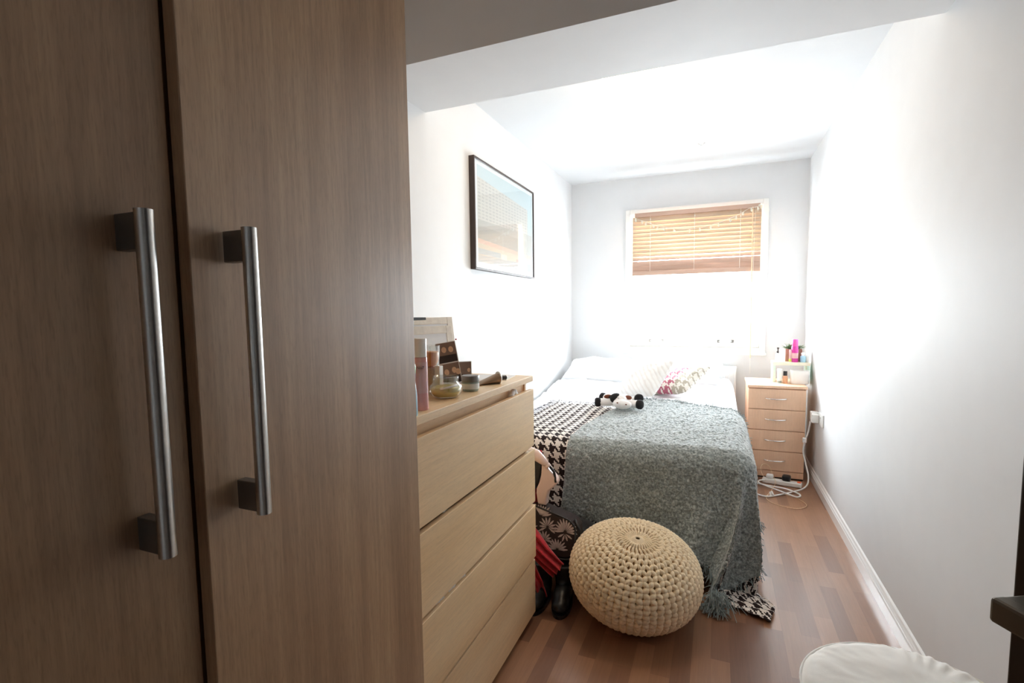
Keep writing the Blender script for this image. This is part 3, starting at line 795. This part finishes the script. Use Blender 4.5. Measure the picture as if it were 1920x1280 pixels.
# grey throw
QG = ((-.735, BY0 - .36), (BX1 + .47, BY0 - .57), (BX1 + .40, 3.36), (-.58, 3.50))
def fg0(u, v, off=.032):
    s, t = quad(*QG, u, v)
    s += .02 * math.sin(v * 7 + 1) * (1 if u < .02 else 1) * (1 - u); t += .05 * math.sin(u * 5.0 + .6) * v
    return drape(s, t, off, flare=.045, fold=.055, seed=.4, kf=4.6, R=.06, pw=.72, lean=(-.19, -.15),
                 puff=lambda x, y: puffd(x, y) * .9 + .008 + .010 * max(0, fbm(x, y, 9, 3.4)))
def fg(u, v):
    p = fg0(u, v)
    n = fbm(p.x, p.y, p.z * 50, 50, 2) * .006 + fbm(p.x * 1.0, p.y, p.z * 90, 100, 2) * .004
    d = Vector((0, 0, 1)) if p.z > .56 else Vector((.5, -.8, .2))
    return p + d * n
mb = MB().grid(290, 290, fg)
gt = thing('throw_blanket', 'shaggy grey-green throw draped over the foot corner of the bed', 'throw', (-.2, 2.6, .62))
obj('cloth', mb, 'throw', gt, smooth='all', solid=.006)
mb = MB()
def tuft(p, d, L, n=5, r=.0014, spread=.5):
    for _ in range(n):
        e = (d + Vector((random.gauss(0, spread), random.gauss(0, spread), random.gauss(0, spread * .5)))).normalized() * L * random.uniform(.6, 1.2)
        m1 = p + e * .5 + Vector((random.gauss(0, .004), random.gauss(0, .004), .004)); q = p + e
        q.z = max(q.z, .004); m1.z = max(m1.z, .004)
        mb.tube([p, m1, q], r, 4, False)
for i in range(130):    # foot hem
    p = fg0(i / 129, 0); tuft(p, Vector((.05, -.15, -1)) if p.z > .05 else Vector((-.1, -1, -.1)), .05, 4)
for i in range(120):    # head edge
    u = i / 119; p = fg0(u, 1); tuft(p, Vector((0, 1, .1)) if p.z > .5 else Vector((.3, .8, -.3)), .028, 3, .0016)
for i in range(100):    # right hem
    p = fg0(1, i / 99); tuft(p, Vector((.25, 0, -1)), .035, 3)
pc = fg0(.93, 0)
base_pt = fg0(.97, .015) + Vector((0, 0, .02)); print('TIP', base_pt, fg0(1, 0))
for k in range(110):
    a = random.uniform(-2.6, -.5); L = random.uniform(.03, .085)
    p = base_pt + Vector((random.gauss(0, .025), random.gauss(0, .02), random.uniform(-.015, .05)))
    q = p + Vector((math.cos(a) * L, math.sin(a) * L * .8, -.03)); q.z = max(.004, q.z)
    mb.tube([p, (p + q) / 2 + Vector((0, 0, .012)), q], .0016, 4, False)
obj('fringe', mb, 'fringe_grey', gt)

# pillows and cushions
def pillow_mesh(m, w, h, t, seed=0, n=36, uv=None, dis=.006, fr=7):
    mb = MB()
    for sgn in (1, -1):
        def fn(u, v):
            x, y = 2 * u - 1, 2 * v - 1
            k = max(0, (1 - x ** 4)) ** .5 * max(0, (1 - y ** 4)) ** .5
            pinch = 1 - .06 * (1 - abs(x)) * abs(y) ** 3; pin2 = 1 - .06 * (1 - abs(y)) * abs(x) ** 3
            z = sgn * t / 2 * k * (.85 + .15 * (1 - x * x) * (1 - y * y)) + dis * fbm(x + seed, y, seed, fr * .3) * k
            return m @ Vector((x * w / 2 * pin2, y * h / 2 * pinch, z))
        mb.grid(n, n, fn, (lambda u, v: (u * w, v * h)))
    return mb
def plane_m(c, rx, ry=0, rz=0): return TR(*c) @ rotz(rz) @ Matrix.Rotation(rx, 4, 'X') @ Matrix.Rotation(ry, 4, 'Y')
R_ = math.radians
for (c, rx, rz, lb) in (((-.93, 4.33, .735), R_(14), R_(3), 'plump white pillow at the head of the bed by the left wall'),
                        ((-.28, 4.34, .735), R_(16), R_(-4), 'plump white pillow at the head of the bed behind the cushions')):
    tag(obj('pillow', pillow_mesh(plane_m(c, rx, 0, rz), .63, .42, .16, seed=c[0] * 3, dis=.02, fr=9), 'pillow', base=(c[0], c[1], .62), smooth='all', subsurf=0), lb, 'pillow', 'white bed pillows')
def mat_lace():
    t = NT('white_textured_cotton'); v = t.coord('UV')
    w = t.n('ShaderNodeTexWave', wave_type='BANDS', bands_direction='DIAGONAL'); w.inputs['Scale'].default_value = 14; w.inputs['Distortion'].default_value = 3; t.l(v, w.inputs[0])
    t.base(t.ramp(w.outputs['Fac'], [(0, srgb(232, 227, 222)), (.5, srgb(241, 239, 236))]), .9); t.bump(w.outputs['Fac'], .3, .006); return t.m
M['lace'] = mat_lace()
c = (-.50, 3.80, .745)
tag(obj('cushion', pillow_mesh(plane_m(c, R_(40), R_(-8), R_(-28)), .36, .36, .13, seed=2, dis=.01), 'lace', base=(c[0], c[1], .65), smooth='all'), 'white textured cushion leaning beside the pink houndstooth one', 'cushion')
c = (-.275, 3.90, .725)
tag(obj('cushion', pillow_mesh(plane_m(c, R_(25), R_(-10), R_(-30)), .39, .36, .10, seed=5, dis=.008), 'hound_pink', base=(c[0], c[1], .65), smooth='all'), 'pink and beige houndstooth cushion leaning on the white pillows', 'cushion')

# plush cow
cw = thing('plush_cow', 'small black and white plush cow lying spread out on the throw', 'soft toy', (-.57, 3.20, .635))
CZ = .652
def cowp(px, py, pz=0): return (-.575 + px, 3.20 + py, CZ + pz)
mb = MB()
mb.ell(cowp(0, .06, .018), (.07, .085, .035)); mb.ell(cowp(.0, -.02, .03), (.05, .05, .04))
mb.ell(cowp(.03, -.075, .012), (.06, .035, .03))
for sx in (-1, 1): mb.tube([cowp(sx * .03, .0, .008), cowp(sx * .08, -.015, .008), cowp(sx * .125, -.03, .01)], lambda t: .022 + .006 * t, 14)
mb.tube([cowp(-.04, .11, .008), cowp(-.09, .14, .008), cowp(-.13, .16, .008)], lambda t: .022 + .006 * t, 14)
mb.tube([cowp(.04, .11, .008), cowp(.09, .12, .012), cowp(.105, .11, .02)], lambda t: .022 + .006 * t, 14)
obj('body', mb, 'plush_white', cw, remesh=.006)
for q, (x, y, dx, dy) in enumerate(((-.140, -.034, -1, -.3), (.137, -.036, 1, -.3), (-.148, .168, -1, .5), (.112, .09, .7, -.7))):
    d = Vector((dx, dy, 0)).normalized(); m = Matrix.Rotation(math.atan2(d.y, d.x), 4, 'Z') @ Matrix.Rotation(PI / 2, 4, 'Y')
    obj('hoof', MB().lathe([(.026, -.022), (.030, -.012), (.030, .004), (.022, .013), (.003, .015)], cowp(x, y, .010 if q != 3 else .026), 20, m), 'plush_black', cw, smooth='all')
mb = MB(); mb.ell(cowp(-.018, -.028, .040), (.040, .038, .035), 18, 12); mb.ell(cowp(-.055, .0, .042), (.02, .016, .012))
obj('head_patch', mb, 'plush_black', cw, remesh=.005)
for (x, y, rz) in ((-.075, .0, .5), (.055, .0, -.5)): obj('ear', MB().ell(cowp(x, y, .045), (.028, .010, .014), 14, 8, rotz(rz)), 'plush_brown', cw, smooth='all')
for q in ((.005, -.106, .026), (.058, -.103, .018)): obj('nostril', MB().ell(cowp(*q), (.006, .004, .004), 10, 6), 'plush_brown', cw, smooth='all')
obj('eye_patch', MB().ell(cowp(.005, -.062, .052), (.009, .008, .009), 12, 8), 'plush_white', cw, smooth='all')

# ------------------------------------------------------------------ knitted pouf
PCn = Vector((-.297, 2.007, .180)); ax = Vector((.105, -.187, 1.0)).normalized()
qz = Vector((0, 0, 1)).rotation_difference(ax).to_matrix().to_4x4()
def pouf_pt(th, ph, dr=0, a=.254, b=.158):
    e = .86
    st, ct = math.sin(th), math.cos(th)
    rr = a * abs(st) ** e; zz = b * (abs(ct) ** .95) * (1 if ct > 0 else -1)
    p = Vector((rr * math.cos(ph), rr * math.sin(ph), zz)); nrm = Vector((st * math.cos(ph) / a, st * math.sin(ph) / a, ct / b)).normalized()
    return PCn + qz @ (p + nrm * dr)
pf2 = thing('knitted_pouf', 'round cream chunky knit pouf on the floor at the foot of the bed', 'pouf', (PCn.x, PCn.y, 0))
obj('core', MB().grid(64, 40, lambda u, v: pouf_pt(.02 + v * (PI - .04), u * 2 * PI, -.010), closeu=True), 'yarn_dark', pf2, smooth='all')
NC, NR = 60, 30
mb = MB()
for cI in range(NC):
    p0 = 2 * PI * cI / NC; pts = []
    skip = (cI % 2 == 1); sg = -1 if skip else 1
    nseg = NR * 6
    for k in range(nseg + 1):
        v = k / nseg; th = .02 + v * (PI - .04)
        if skip and (th < .25 or th > PI - .25): continue
        w = 2 * PI / NC
        ph_ = p0 + w * .31 * sg * math.sin(v * NR * PI)
        pts.append((th, ph_, .0035 * math.cos(v * NR * 2 * PI)))
    P = [pouf_pt(a, b_, d) for a, b_, d in pts]
    def rad(t, pts=pts):
        th = pts[min(len(pts) - 1, int(t * (len(pts) - 1)))][0]
        return .0028 + .0096 * min(1, math.sin(th) * 1.1)
    mb.tube(P, rad, 6)
obj('knit_cover', mb, 'yarn', pf2, smooth='all')

# ------------------------------------------------------------------ bag, shoes, clothes between chest and bed
bagm = TR(-.72, 2.0, .0) @ rotz(R_(-4)) @ Matrix.Rotation(R_(-8), 4, 'X')
bg_ = thing('leaf_print_bag', 'dark bag printed with pale palm leaves beside the chest of drawers', 'bag', (-.72, 2.04, .175))
def rrect(x0, x1, z0, z1, r, n=5):
    out = []
    for cx, cz, a0 in ((x1 - r, z1 - r, 0), (x0 + r, z1 - r, 90), (x0 + r, z0 + r, 180), (x1 - r, z0 + r, 270)):
        for i in range(n + 1): a = math.radians(a0 + 90 * i / n); out.append((cx + r * math.cos(a), cz + r * math.sin(a)))
    return out
XZ = Matrix(((1, 0, 0, 0), (0, 0, 1, 0), (0, 1, 0, 0), (0, 0, 0, 1)))   # local xy -> xz, extrude +y
bgz = bagm @ TR(0, 0, .175)
poly = rrect(-.15, .165, 0, .235, .05); poly = [(x, z - max(0, (x + .15)) * .20 * (z / .215)) for x, z in poly]
obj('bag_body', MB().prism(poly, .11, bgz @ XZ), 'bag_cloth', bg_, bevel=.012, seg=3)
mb = MB()
def leaf(cx, cz, a, L, w):
    d = Vector((math.cos(a), 0, math.sin(a))); s = Vector((-d.z, 0, d.x)); c0 = Vector((cx, -.0012, cz))
    pts = [c0 + d * L * .12, c0 + d * L * .6 + s * w, c0 + d * L * .92 + s * w * .5, c0 + d * L, c0 + d * L * .92 - s * w * .5, c0 + d * L * .6 - s * w]
    bk = [p + Vector((0, .001, 0)) for p in pts]; n = 6
    mb.add([bgz @ p for p in pts + bk], [list(range(6)), list(range(11, 5, -1))] + [(i, (i + 1) % n, (i + 1) % n + n, i + n) for i in range(n)])
for (cx, cz, L, a0, a1, n) in ((.118, .118, .060, 0, 185, 12), (.118, .112, .038, 215, 330, 4), (.085, .035, .050, 10, 180, 10), (.035, .125, .046, -30, 210, 10), (.0, .165, .060, 20, 120, 8), (.02, .065, .045, 0, 200, 9), (-.06, .10, .06, 0, 200, 9), (-.1, .04, .055, 0, 180, 8)):
    for i in range(n): leaf(cx, cz, math.radians(lerp(a0, a1, i / (n - 1))), L * random.uniform(.85, 1.05), .0045)
obj('leaf_pattern', mb, 'leaf_print', bg_)
poly2 = [(x, z) for x, z in poly if z > .1]
pth = [bgz @ Vector((x, -.002, z)) for x, z in poly] 
obj('piping', MB().tube(pth + pth[:1], .004, 8), 'black_leather', bg_, smooth='all')
obj('strap', MB().tube([bgz @ Vector(p) for p in ((.15, .03, .17), (.178, .02, .13), (.185, .01, .06), (.17, .02, .0), (.15, .03, -.04))], .006, 8), 'black_leather', bg_, smooth='all')
# black boots and dark bag under it
def boot(x, y, rz, lab):
    m = TR(x, y, 0) @ rotz(rz); t = thing('ankle_boot', lab, 'boot', (x, y, 0), 'black boots on the floor')
    mb = MB()
    mb.lathe([(.036, .03), (.040, .08), (.043, .13), (.045, .155)], (0, 0, 0), 20, m)
    mb.ell(m @ Vector((0, -.05, .045)), (.040, .085, .038), 18, 12, rotz(rz)); mb.ell(m @ Vector((0, -.115, .036)), (.037, .05, .027), 18, 12, rotz(rz)); mb.ell(m @ Vector((0, .005, .05)), (.039, .045, .045), 16, 10, rotz(rz))
    obj('upper', mb, 'black_leather', t, remesh=.007)
    mb = MB(); out = [(.042 * math.cos(a) * (1 - .12 * math.sin(a)), -.055 + .115 * math.sin(a)) for a in [2 * PI * i / 24 for i in range(24)]]
    mb.prism(out, .014, m); obj('sole', mb, 'black_plastic', t)
    mb = MB(); mb.lathe([(.028, 0), (.032, .03)], m @ Vector((0, .02, 0)), 16); obj('heel', mb, 'black_plastic', t)
boot(-.600, 2.02, R_(8), 'black leather boot standing nearest the knitted pouf')
boot(-.692, 2.005, R_(2), 'black leather boot standing nearest the chest of drawers')
mb = MB()
for i in range(20):
    mb.ell((-.76 + .21 * random.random(), 2.14 + .11 * random.random(), .05 + .17 * i / 19), (.07, .045, .05), 14, 10)
tag(obj('garment', mb, 'black_fabric', base=(-.68, 2.26, 0), remesh=.012), 'crumpled black garment piled against the foot of the bed', 'clothing')
# red garments
def cloth_strip(path, wdt, n=40, m=12, amp=.012, seed=0):
    mb = MB(); P = [Vector(p) for p in path]
    def cv(t):
        k = t * (len(P) - 1); i = min(int(k), len(P) - 2); f = k - i; f = f
        return P[i].lerp(P[i + 1], f)
    def fn(u, v):
        c0 = cv(v); d = (cv(min(1, v + .02)) - cv(max(0, v - .02))).normalized(); s = d.cross(Vector((.3, -1, .1))).normalized()
        w = wdt(v) if callable(wdt) else wdt; x = (u - .5)
        nrm = Vector((.25, -1, .1)).normalized()
        return c0 + s * (x * w) + nrm * (amp * math.sin(x * 19 + seed + v * 4) * (.4 + v) + .02 * math.cos(x * PI))
    mb.grid(n, m * 3, fn); return mb
tag(obj('garment', cloth_strip([(-.80, 1.955, .34), (-.74, 1.95, .285), (-.67, 1.935, .225), (-.598, 1.93, .172)], lambda v: .10 - .03 * v, seed=.5, amp=.012), 'red', base=(-.75, 1.95, .1), smooth='all', solid=.006), 'bright red knitted garment spilling over the leaf print bag', 'clothing', 'red garments')
tag(obj('garment', cloth_strip([(-.74, 1.93, .19), (-.725, 1.925, .14), (-.705, 1.92, .09), (-.70, 1.915, .035)], lambda v: .05 + .05 * v, seed=2, amp=.009), 'red', base=(-.77, 1.93, .01), smooth='all', solid=.005), 'darker red sleeve hanging lowest beside the chest of drawers', 'clothing', 'red garments')
tag(obj('garment', cloth_strip([(-.80, 2.16, .60), (-.79, 2.15, .52), (-.775, 2.13, .44), (-.775, 2.11, .375)], lambda v: .10 + .03 * v, seed=4, amp=.012), 'red', base=(-.79, 2.13, .37), smooth='all', solid=.005), 'red fabric showing behind the pale pink shoes', 'clothing', 'red garments')
# pale pink heeled shoes (one hooked over the bag)
sh = thing('heeled_shoe', 'pale pink pointed shoe standing heel down on the leaf print bag', 'shoe', (-.70, 2.08, .36), 'pale pink shoes')
def poly_solid(pts, y0, y1, cx, cz): pass
pl = [(-.741, .378), (-.700, .378), (-.699, .41), (-.690, .445), (-.664, .468), (-.646, .487), (-.648, .502), (-.668, .527), (-.695, .552), (-.722, .570), (-.722, .545), (-.725, .515), (-.734, .48), (-.747, .45), (-.748, .43)]
T2 = TR(0, 2.075, 0)
obj('upper', MB().prism(pl, .045, T2 @ XZ), 'pink_leather', sh, bevel=.008, seg=3, smooth=True)
pl = [(-.80, .565), (-.76, .585), (-.718, .572), (-.727, .545), (-.729, .515), (-.739, .48), (-.757, .44), (-.79, .44)]
obj('lining', MB().prism(pl, .035, TR(0, 2.085, 0) @ XZ), 'black_leather', sh, bevel=.006, seg=3)
obj('edge_binding', MB().tube([(-.655, 2.078, .49), (-.665, 2.085, .535), (-.69, 2.088, .562), (-.72, 2.085, .582)], .006, 8), 'black_leather', sh, smooth='all')
sh = thing('heeled_shoe', 'pale pink shoe lying above the upright one beside the chest', 'shoe', (-.75, 2.1, .60), 'pale pink shoes')
obj('upper', MB().tube([(-.80, 2.07, .60), (-.775, 2.07, .622), (-.745, 2.07, .610), (-.715, 2.07, .588), (-.685, 2.07, .563)], lambda t: .010 + .016 * math.sin(PI * min(1, t * .8 + .2)), 16), 'pink_leather', sh, smooth='all')
obj('toe_tip', MB().tube([(-.70, 2.07, .575), (-.683, 2.07, .561)], .0125, 12), 'pink_leather', sh, smooth='all')
sp = MB().lathe([(.004, 0), (.007, .01), (.012, .03)], (-.79, 2.07, .565), 12); obj('heel', sp, 'pink_leather', sh, smooth='all')

# ------------------------------------------------------------------ bedside drawers
nx0, nx1, ny0, ny1 = .222, .598, 4.06, 4.50
ns = thing('bedside_drawers', 'pale beech bedside unit with four drawers in the far right corner', 'bedside drawers', (.41, 4.28, 0))
obj('carcass', B(nx0, nx1, ny0 + .018, ny1, 0.03, .672), 'beech', ns, bevel=.001)
obj('top_panel', B(nx0 - .008, nx1 + .006, ny0 - .006, ny1, .672, .692), 'beech', ns, bevel=.003)
obj('plinth', B(nx0 + .004, nx1 - .004, ny0 + .012, ny1 - .02, 0, .03), 'dark', ns)
zs = [.668, .514, .360, .206, .058]
for i in range(4):
    zt, zb = zs[i] - .002, zs[i + 1] + .003
    d = obj('drawer', B(nx0 + .002, nx1 - .002, ny0, ny0 + .017, zb, zt), 'beech', ns, bevel=.0015)
    zc = (zt + zb) / 2 + .008; cx = .405
    pts = [(cx + .068 * math.sin(t) , ny0 - .004 - .020 * math.cos(t), zc - .005 * math.cos(t * 1.0)) for t in [(-PI / 2) + PI * k / 14 for k in range(15)]]
    obj('handle', MB().tube(pts, .0042, 8), 'chrome', d, smooth='all')
obj('kickboard', B(nx0 + .002, nx1 - .002, ny0 + .003, ny0 + .017, .012, .056), 'beech', ns)

# desk shelf riser and the things around it
rs = thing('shelf_riser', 'small cream shelf standing on the bedside unit', 'shelf', (.51, 4.33, .692))
obj('board', B(.395, .645, 4.27, 4.42, .822, .846), 'shelf_cream', rs, bevel=.002)
obj('side_panel', B(.398, .416, 4.275, 4.415, .692, .822), 'mint', rs, bevel=.001)
obj('side_panel', B(.627, .643, 4.275, 4.415, .692, .822), 'mint', rs, bevel=.001)
mb = MB(); m = TR(.572, 4.225, .692)
n = 28
def basket(u, v):
    a = 2 * PI * u; ca, sa = math.cos(a), math.sin(a); e = .35
    x = .062 * abs(ca) ** e * (1 if ca > 0 else -1); y = .042 * abs(sa) ** e * (1 if sa > 0 else -1)
    pr = [(0.02, .001), (.9, .001), (.95, .006), (1.02, .10), (.97, .10), (.90, .010), (0.02, .010)]
    k = v * (len(pr) - 1); i = min(int(k), len(pr) - 2); f = k - i; s = lerp(pr[i][0], pr[i + 1][0], f); z = lerp(pr[i][1], pr[i + 1][1], f)
    z -= .006 * (1 if z > .08 else 0) * abs(math.sin(a)) * math.exp(-(ca * 3) ** 2)
    return m @ Vector((x * s, y * s, z))
mb.grid(48, 19, basket, closeu=True)
tag(obj('storage_basket', mb, 'white_plastic', base=(.572, 4.225, .692), smooth=True), 'white plastic storage tub under the cream shelf', 'tub')
def bottle(name, label, cat, c, parts, group=None):
    t = thing(name, label, cat, c, group)
    for (pn, prof, mat) in parts: obj(pn, MB().lathe(prof, c, 24), mat, t, smooth=True)
    return t
bottle('foundation_bottle', 'small beige foundation bottle with black cap beside the white tub', 'bottle', (.478, 4.225, .692),
       [('glass_body', [(.016, 0), (.0175, .004), (.0175, .052), (.012, .058)], 'foundation'), ('cap', [(.014, .058), (.014, .09), (.013, .092)], 'black_plastic')])
bottle('squeeze_tube', 'pale squeeze tube standing on its grey cap on the bedside unit', 'tube', (.440, 4.225, .692),
       [('cap', [(.013, 0), (.014, .003), (.014, .018)], 'grey_cream'), ('tube_body', [(.0142, .018), (.016, .06), (.017, .105), (.016, .108)], 'photo_white')])
flat('paper_sheet', .325, 4.31, .11, .09, .6922, .695, .1, ['paper', 'paper_green'], 'thin white papers lying flat on the bedside unit', 'papers')
zS = .846
bottle('pump_bottle', 'clear bottle with dark pump head at the left end of the cream shelf', 'bottle', (.435, 4.33, zS),
       [('body', [(.016, 0), (.018, .004), (.018, .05), (.012, .062), (.008, .066)], 'photo_white'), ('pump', [(.009, .066), (.009, .078), (.004, .08), (.004, .098)], 'photo_dark'), ('nozzle', [(.008, .098), (.008, .106), (.004, .108)], 'photo_dark')])
tag(obj('card', MB().box(-.022, .022, -.004, .004, 0, .098, TR(.462, 4.315, zS) @ rotz(-.2)), 'paper', base=(.462, 4.315, zS)), 'white card standing on the cream shelf beside the brown box', 'card')
pt = thing('potted_plant', 'small leafy green plant in a square brown pot on the cream shelf', 'plant', (.532, 4.365, zS))
obj('pot', B(.485, .60, 4.335, 4.41, zS, zS + .095), 'brown_box', pt, bevel=.002)
mb = MB()
for i in range(170):
    a = random.uniform(0, 2 * PI); L = random.uniform(.03, .08); el = random.uniform(.1, 1.0)
    b0 = Vector((.54 + random.uniform(-.035, .035), 4.37 + random.uniform(-.02, .02), zS + .095))
    d = Vector((math.cos(a) * math.cos(el), math.sin(a) * math.cos(el) * .4, math.sin(el) * .75)); s = d.cross(Vector((0, 0, 1))).normalized() * .007; e = b0 + d * L
    e.x = min(e.x, .655); up = Vector((0, 0, .003))
    mb.add([b0, b0 + (e - b0) * .5 + s + up, e, b0 + (e - b0) * .5 - s + up], [(0, 1, 2, 3)])
obj('foliage', mb, 'leafgreen', pt)
t = thing('spray_can', 'tall pink spray can on the cream shelf', 'spray can', (.545, 4.30, zS))
c = (.545, 4.30, zS)
obj('can', MB().lathe([(.022, 0), (.0235, .004), (.0235, .115), (.020, .122)], c, 28), 'magenta', t, smooth=True)
obj('cap', MB().lathe([(.021, .122), (.021, .168), (.018, .173), (.002, .174)], c, 28), 'pink_can', t, smooth=True)
obj('label_patch', MB().lathe([(.0238, .03), (.0238, .07)], c, 28, cap=False), 'pink_label', t, smooth=True)
bottle('lotion_tube', 'narrow pink and lime bottle leaning beside the pink spray can', 'bottle', (.516, 4.295, zS), [('body', [(.009, 0), (.010, .003), (.010, .085), (.007, .095)], 'pink_label'), ('base_band', [(.0104, .004), (.0104, .024)], 'lime')])
bottle('blue_bottle', 'small blue bottle with white trigger head at the wall end of the shelf', 'bottle', (.600, 4.30, zS), [('body', [(.017, 0), (.019, .003), (.019, .042), (.012, .05)], 'blue_plastic'), ('head', [(.010, .05), (.012, .058), (.014, .07), (.006, .074)], 'white_plastic')])
bottle('lilac_bottle', 'small lilac bottle squeezed against the right wall on the shelf', 'bottle', (.630, 4.31, zS), [('body', [(.009, 0), (.010, .003), (.010, .05), (.007, .055)], 'photo_white')])

# ------------------------------------------------------------------ sockets, plug, cables
so = thing('wall_socket', 'white double wall socket beside the bedside unit', 'socket', (XR, 3.86, .50))
obj('plate', B(XR - .009, XR, 3.80, 3.945, .455, .54), 'white_plastic', so, bevel=.003)
obj('switches', B(XR - .013, XR - .008, 3.855, 3.872, .505, .52), 'white_plastic', so, bevel=.001)
pg = thing('plug_adapter', 'white plug adapter pushed into the wall socket by the drawers', 'plug', (XR - .03, 3.96, .47))
obj('body', B(XR - .055, XR - .0095, 3.90, 3.95, .465, .525), 'white_plastic', pg, bevel=.006)
obj('body_rear', B(XR - .050, XR - .001, 3.955, 4.02, .47, .53), 'white_plastic', pg, bevel=.006)
def smooth_path(P, n=8):
    P = [Vector(p) for p in P]; out = []
    for i in range(len(P) - 1):
        a, b, c_, d = P[max(i - 1, 0)], P[i], P[i + 1], P[min(i + 2, len(P) - 1)]
        for k in range(n):
            t = k / n; out.append(.5 * ((2 * b) + (c_ - a) * t + (2 * a - 5 * b + 4 * c_ - d) * t * t + (3 * b - a - 3 * c_ + d) * t ** 3))
    out.append(P[-1]); return out
cab = thing('power_cable', 'thick white cable dropping from the socket and coiled on the floor', 'cable', (.5, 3.8, 0))
obj('cord', MB().tube(smooth_path([(.615, 3.98, .46), (.607, 4.00, .38), (.598, 4.02, .33), (.585, 4.03, .24), (.60, 4.02, .15), (.613, 3.98, .08), (.605, 3.93, .03), (.57, 3.86, .012), (.50, 3.78, .008),
    (.40, 3.68, .008), (.31, 3.62, .008), (.22, 3.70, .008), (.17, 3.80, .008), (.24, 3.88, .008), (.36, 3.82, .018), (.46, 3.78, .020), (.53, 3.73, .010), (.50, 3.66, .014), (.40, 3.72, .026), (.30, 3.86, .016), (.30, 3.92, .018), (.335, 3.93, .022)]), .0055, 8), 'white_plastic', cab, smooth='all')
obj('cable_clip', MB().tube([(.350, 3.64, .012), (.345, 3.65, .03), (.355, 3.66, .035), (.365, 3.64, .014)], .006, 8), 'white_plastic', cab, smooth='all')
obj('inline_switch', B(.575, .60, 3.995, 4.02, .30, .335), 'white_plastic', cab, bevel=.005)
ex = thing('extension_lead', 'white extension socket strip on the floor in front of the bedside unit', 'extension lead', (.45, 3.95, 0))
m = TR(.445, 3.93, 0) @ rotz(-.20)
obj('strip', MB().box(-.125, .125, -.026, .026, .002, .034, m), 'white_plastic', ex, bevel=.006)
obj('orange_switch', MB().box(.095, .118, -.012, .012, .034, .040, m), 'orange_plug', ex, bevel=.002)
tag(obj('plug', MB().box(-.10, -.055, -.022, .022, .0345, .064, m), 'white_plastic', base=(.36, 3.95, .034), bevel=.008), 'white plug in the left end of the extension strip', 'plug')
tag(obj('charger', MB().box(.0, .055, -.024, .03, .0345, .075, m), 'black_plastic', base=(.47, 3.93, .034), bevel=.012), 'black charger plugged into the extension strip', 'plug')
tag(obj('thin_wire', MB().tube(smooth_path([(.33, 3.92, .04), (.31, 3.97, .09), (.33, 4.0, .12), (.37, 4.02, .10), (.39, 4.0, .05), (.40, 3.88, .03), (.36, 3.72, .02), (.32, 3.60, .004), (.37, 3.50, .004), (.48, 3.47, .004), (.545, 3.55, .004), (.51, 3.66, .004), (.44, 3.72, .004)]), .0016, 6), 'cord_wood', base=(.4, 3.6, 0), smooth='all'), 'thin pale wire looping on the floor around the white cable', 'wire')

# ------------------------------------------------------------------ round stool with fitted cover
SC = Vector((.372, 1.118, 0)); SR = .197; SH = .492
st = thing('round_stool', 'round stool with a cream fabric cover printed with faint flowers', 'stool', (SC.x, SC.y, 0))
def stoolfn(u, v):
    a = 2 * PI * u
    prof = [(0.0, .012), (.25, .012), (.5, .010), (.75, .006), (.88, .002), (.95, -.003), (1.0, -.012), (1.005, -.025), (.995, -.045), (.97, -.06)]
    k = v * (len(prof) - 1); i = min(int(k), len(prof) - 2); f = k - i
    r = lerp(prof[i][0], prof[i + 1][0], f) * SR; z = lerp(prof[i][1], prof[i + 1][1], f)
    side = .5 + .5 * math.cos(a - .55)
    rr = r / SR
    w = side ** 2 * (.0045 * math.sin(a * 34 + 3 * math.sin(a * 5)) * max(0, rr - .62) * 2.2) if rr <= 1.01 else 0
    w += .0025 * fbm(math.cos(a) * rr, math.sin(a) * rr, 2, 3)
    return Vector((SC.x + r * math.cos(a), SC.y + r * math.sin(a), SH + z + w))
mb = MB().grid(220, 46, stoolfn, closeu=True)
obj('cover', mb, 'stool_cover', st, smooth='all')
obj('piping', MB().tube([(SC.x + (SR + .001) * math.cos(a), SC.y + (SR + .001) * math.sin(a), SH - .012) for a in [2 * PI * i / 72 for i in range(73)]], .0028, 8), 'stool_cover', st, smooth='all')
obj('seat_board', MB().lathe([(SR * .9, SH - .055), (SR * .92, SH - .02)], (SC.x, SC.y, 0), 40), 'oak', st)
for k in range(4):
    a = PI / 4 + k * PI / 2
    obj('leg', MB().tube([(SC.x + .12 * math.cos(a), SC.y + .12 * math.sin(a), SH - .05), (SC.x + .165 * math.cos(a), SC.y + .165 * math.sin(a), .0)], .015, 12), 'oak', st, smooth=True)

# ------------------------------------------------------------------ open dark door, near right
dr = bpy.data.objects.new('door_1', None); COL.objects.link(dr); dr.location = (.253, .565, 0); ORG['door_1'] = Vector(dr.location); dr['kind'] = 'structure'
th = math.atan2(-.76, .40)
md = TR(.2505, .568, 0) @ rotz(th)       # local +x runs along the door away from its latch edge, -y = camera side
obj('door_panel', MB().box(0, .76, 0, .04, .005, 2.0, md), 'door', dr, bevel=.002)
obj('door_handle', MB(), 'bronze', dr) if False else None
mb = MB().box(.016, .075, -.036, 0.0, .981, 1.0008, md)
obj('handle_neck', mb, 'bronze', dr, bevel=.002)
mb = MB(); mb.box(.015, .14, -.041, -.026, .979, 1.001, md)
obj('door_handle', mb, 'bronze', dr, bevel=.003)
obj('handle_rose', MB().box(.02, .075, -.006, .0, .93, 1.05, md), 'bronze', dr, bevel=.002)
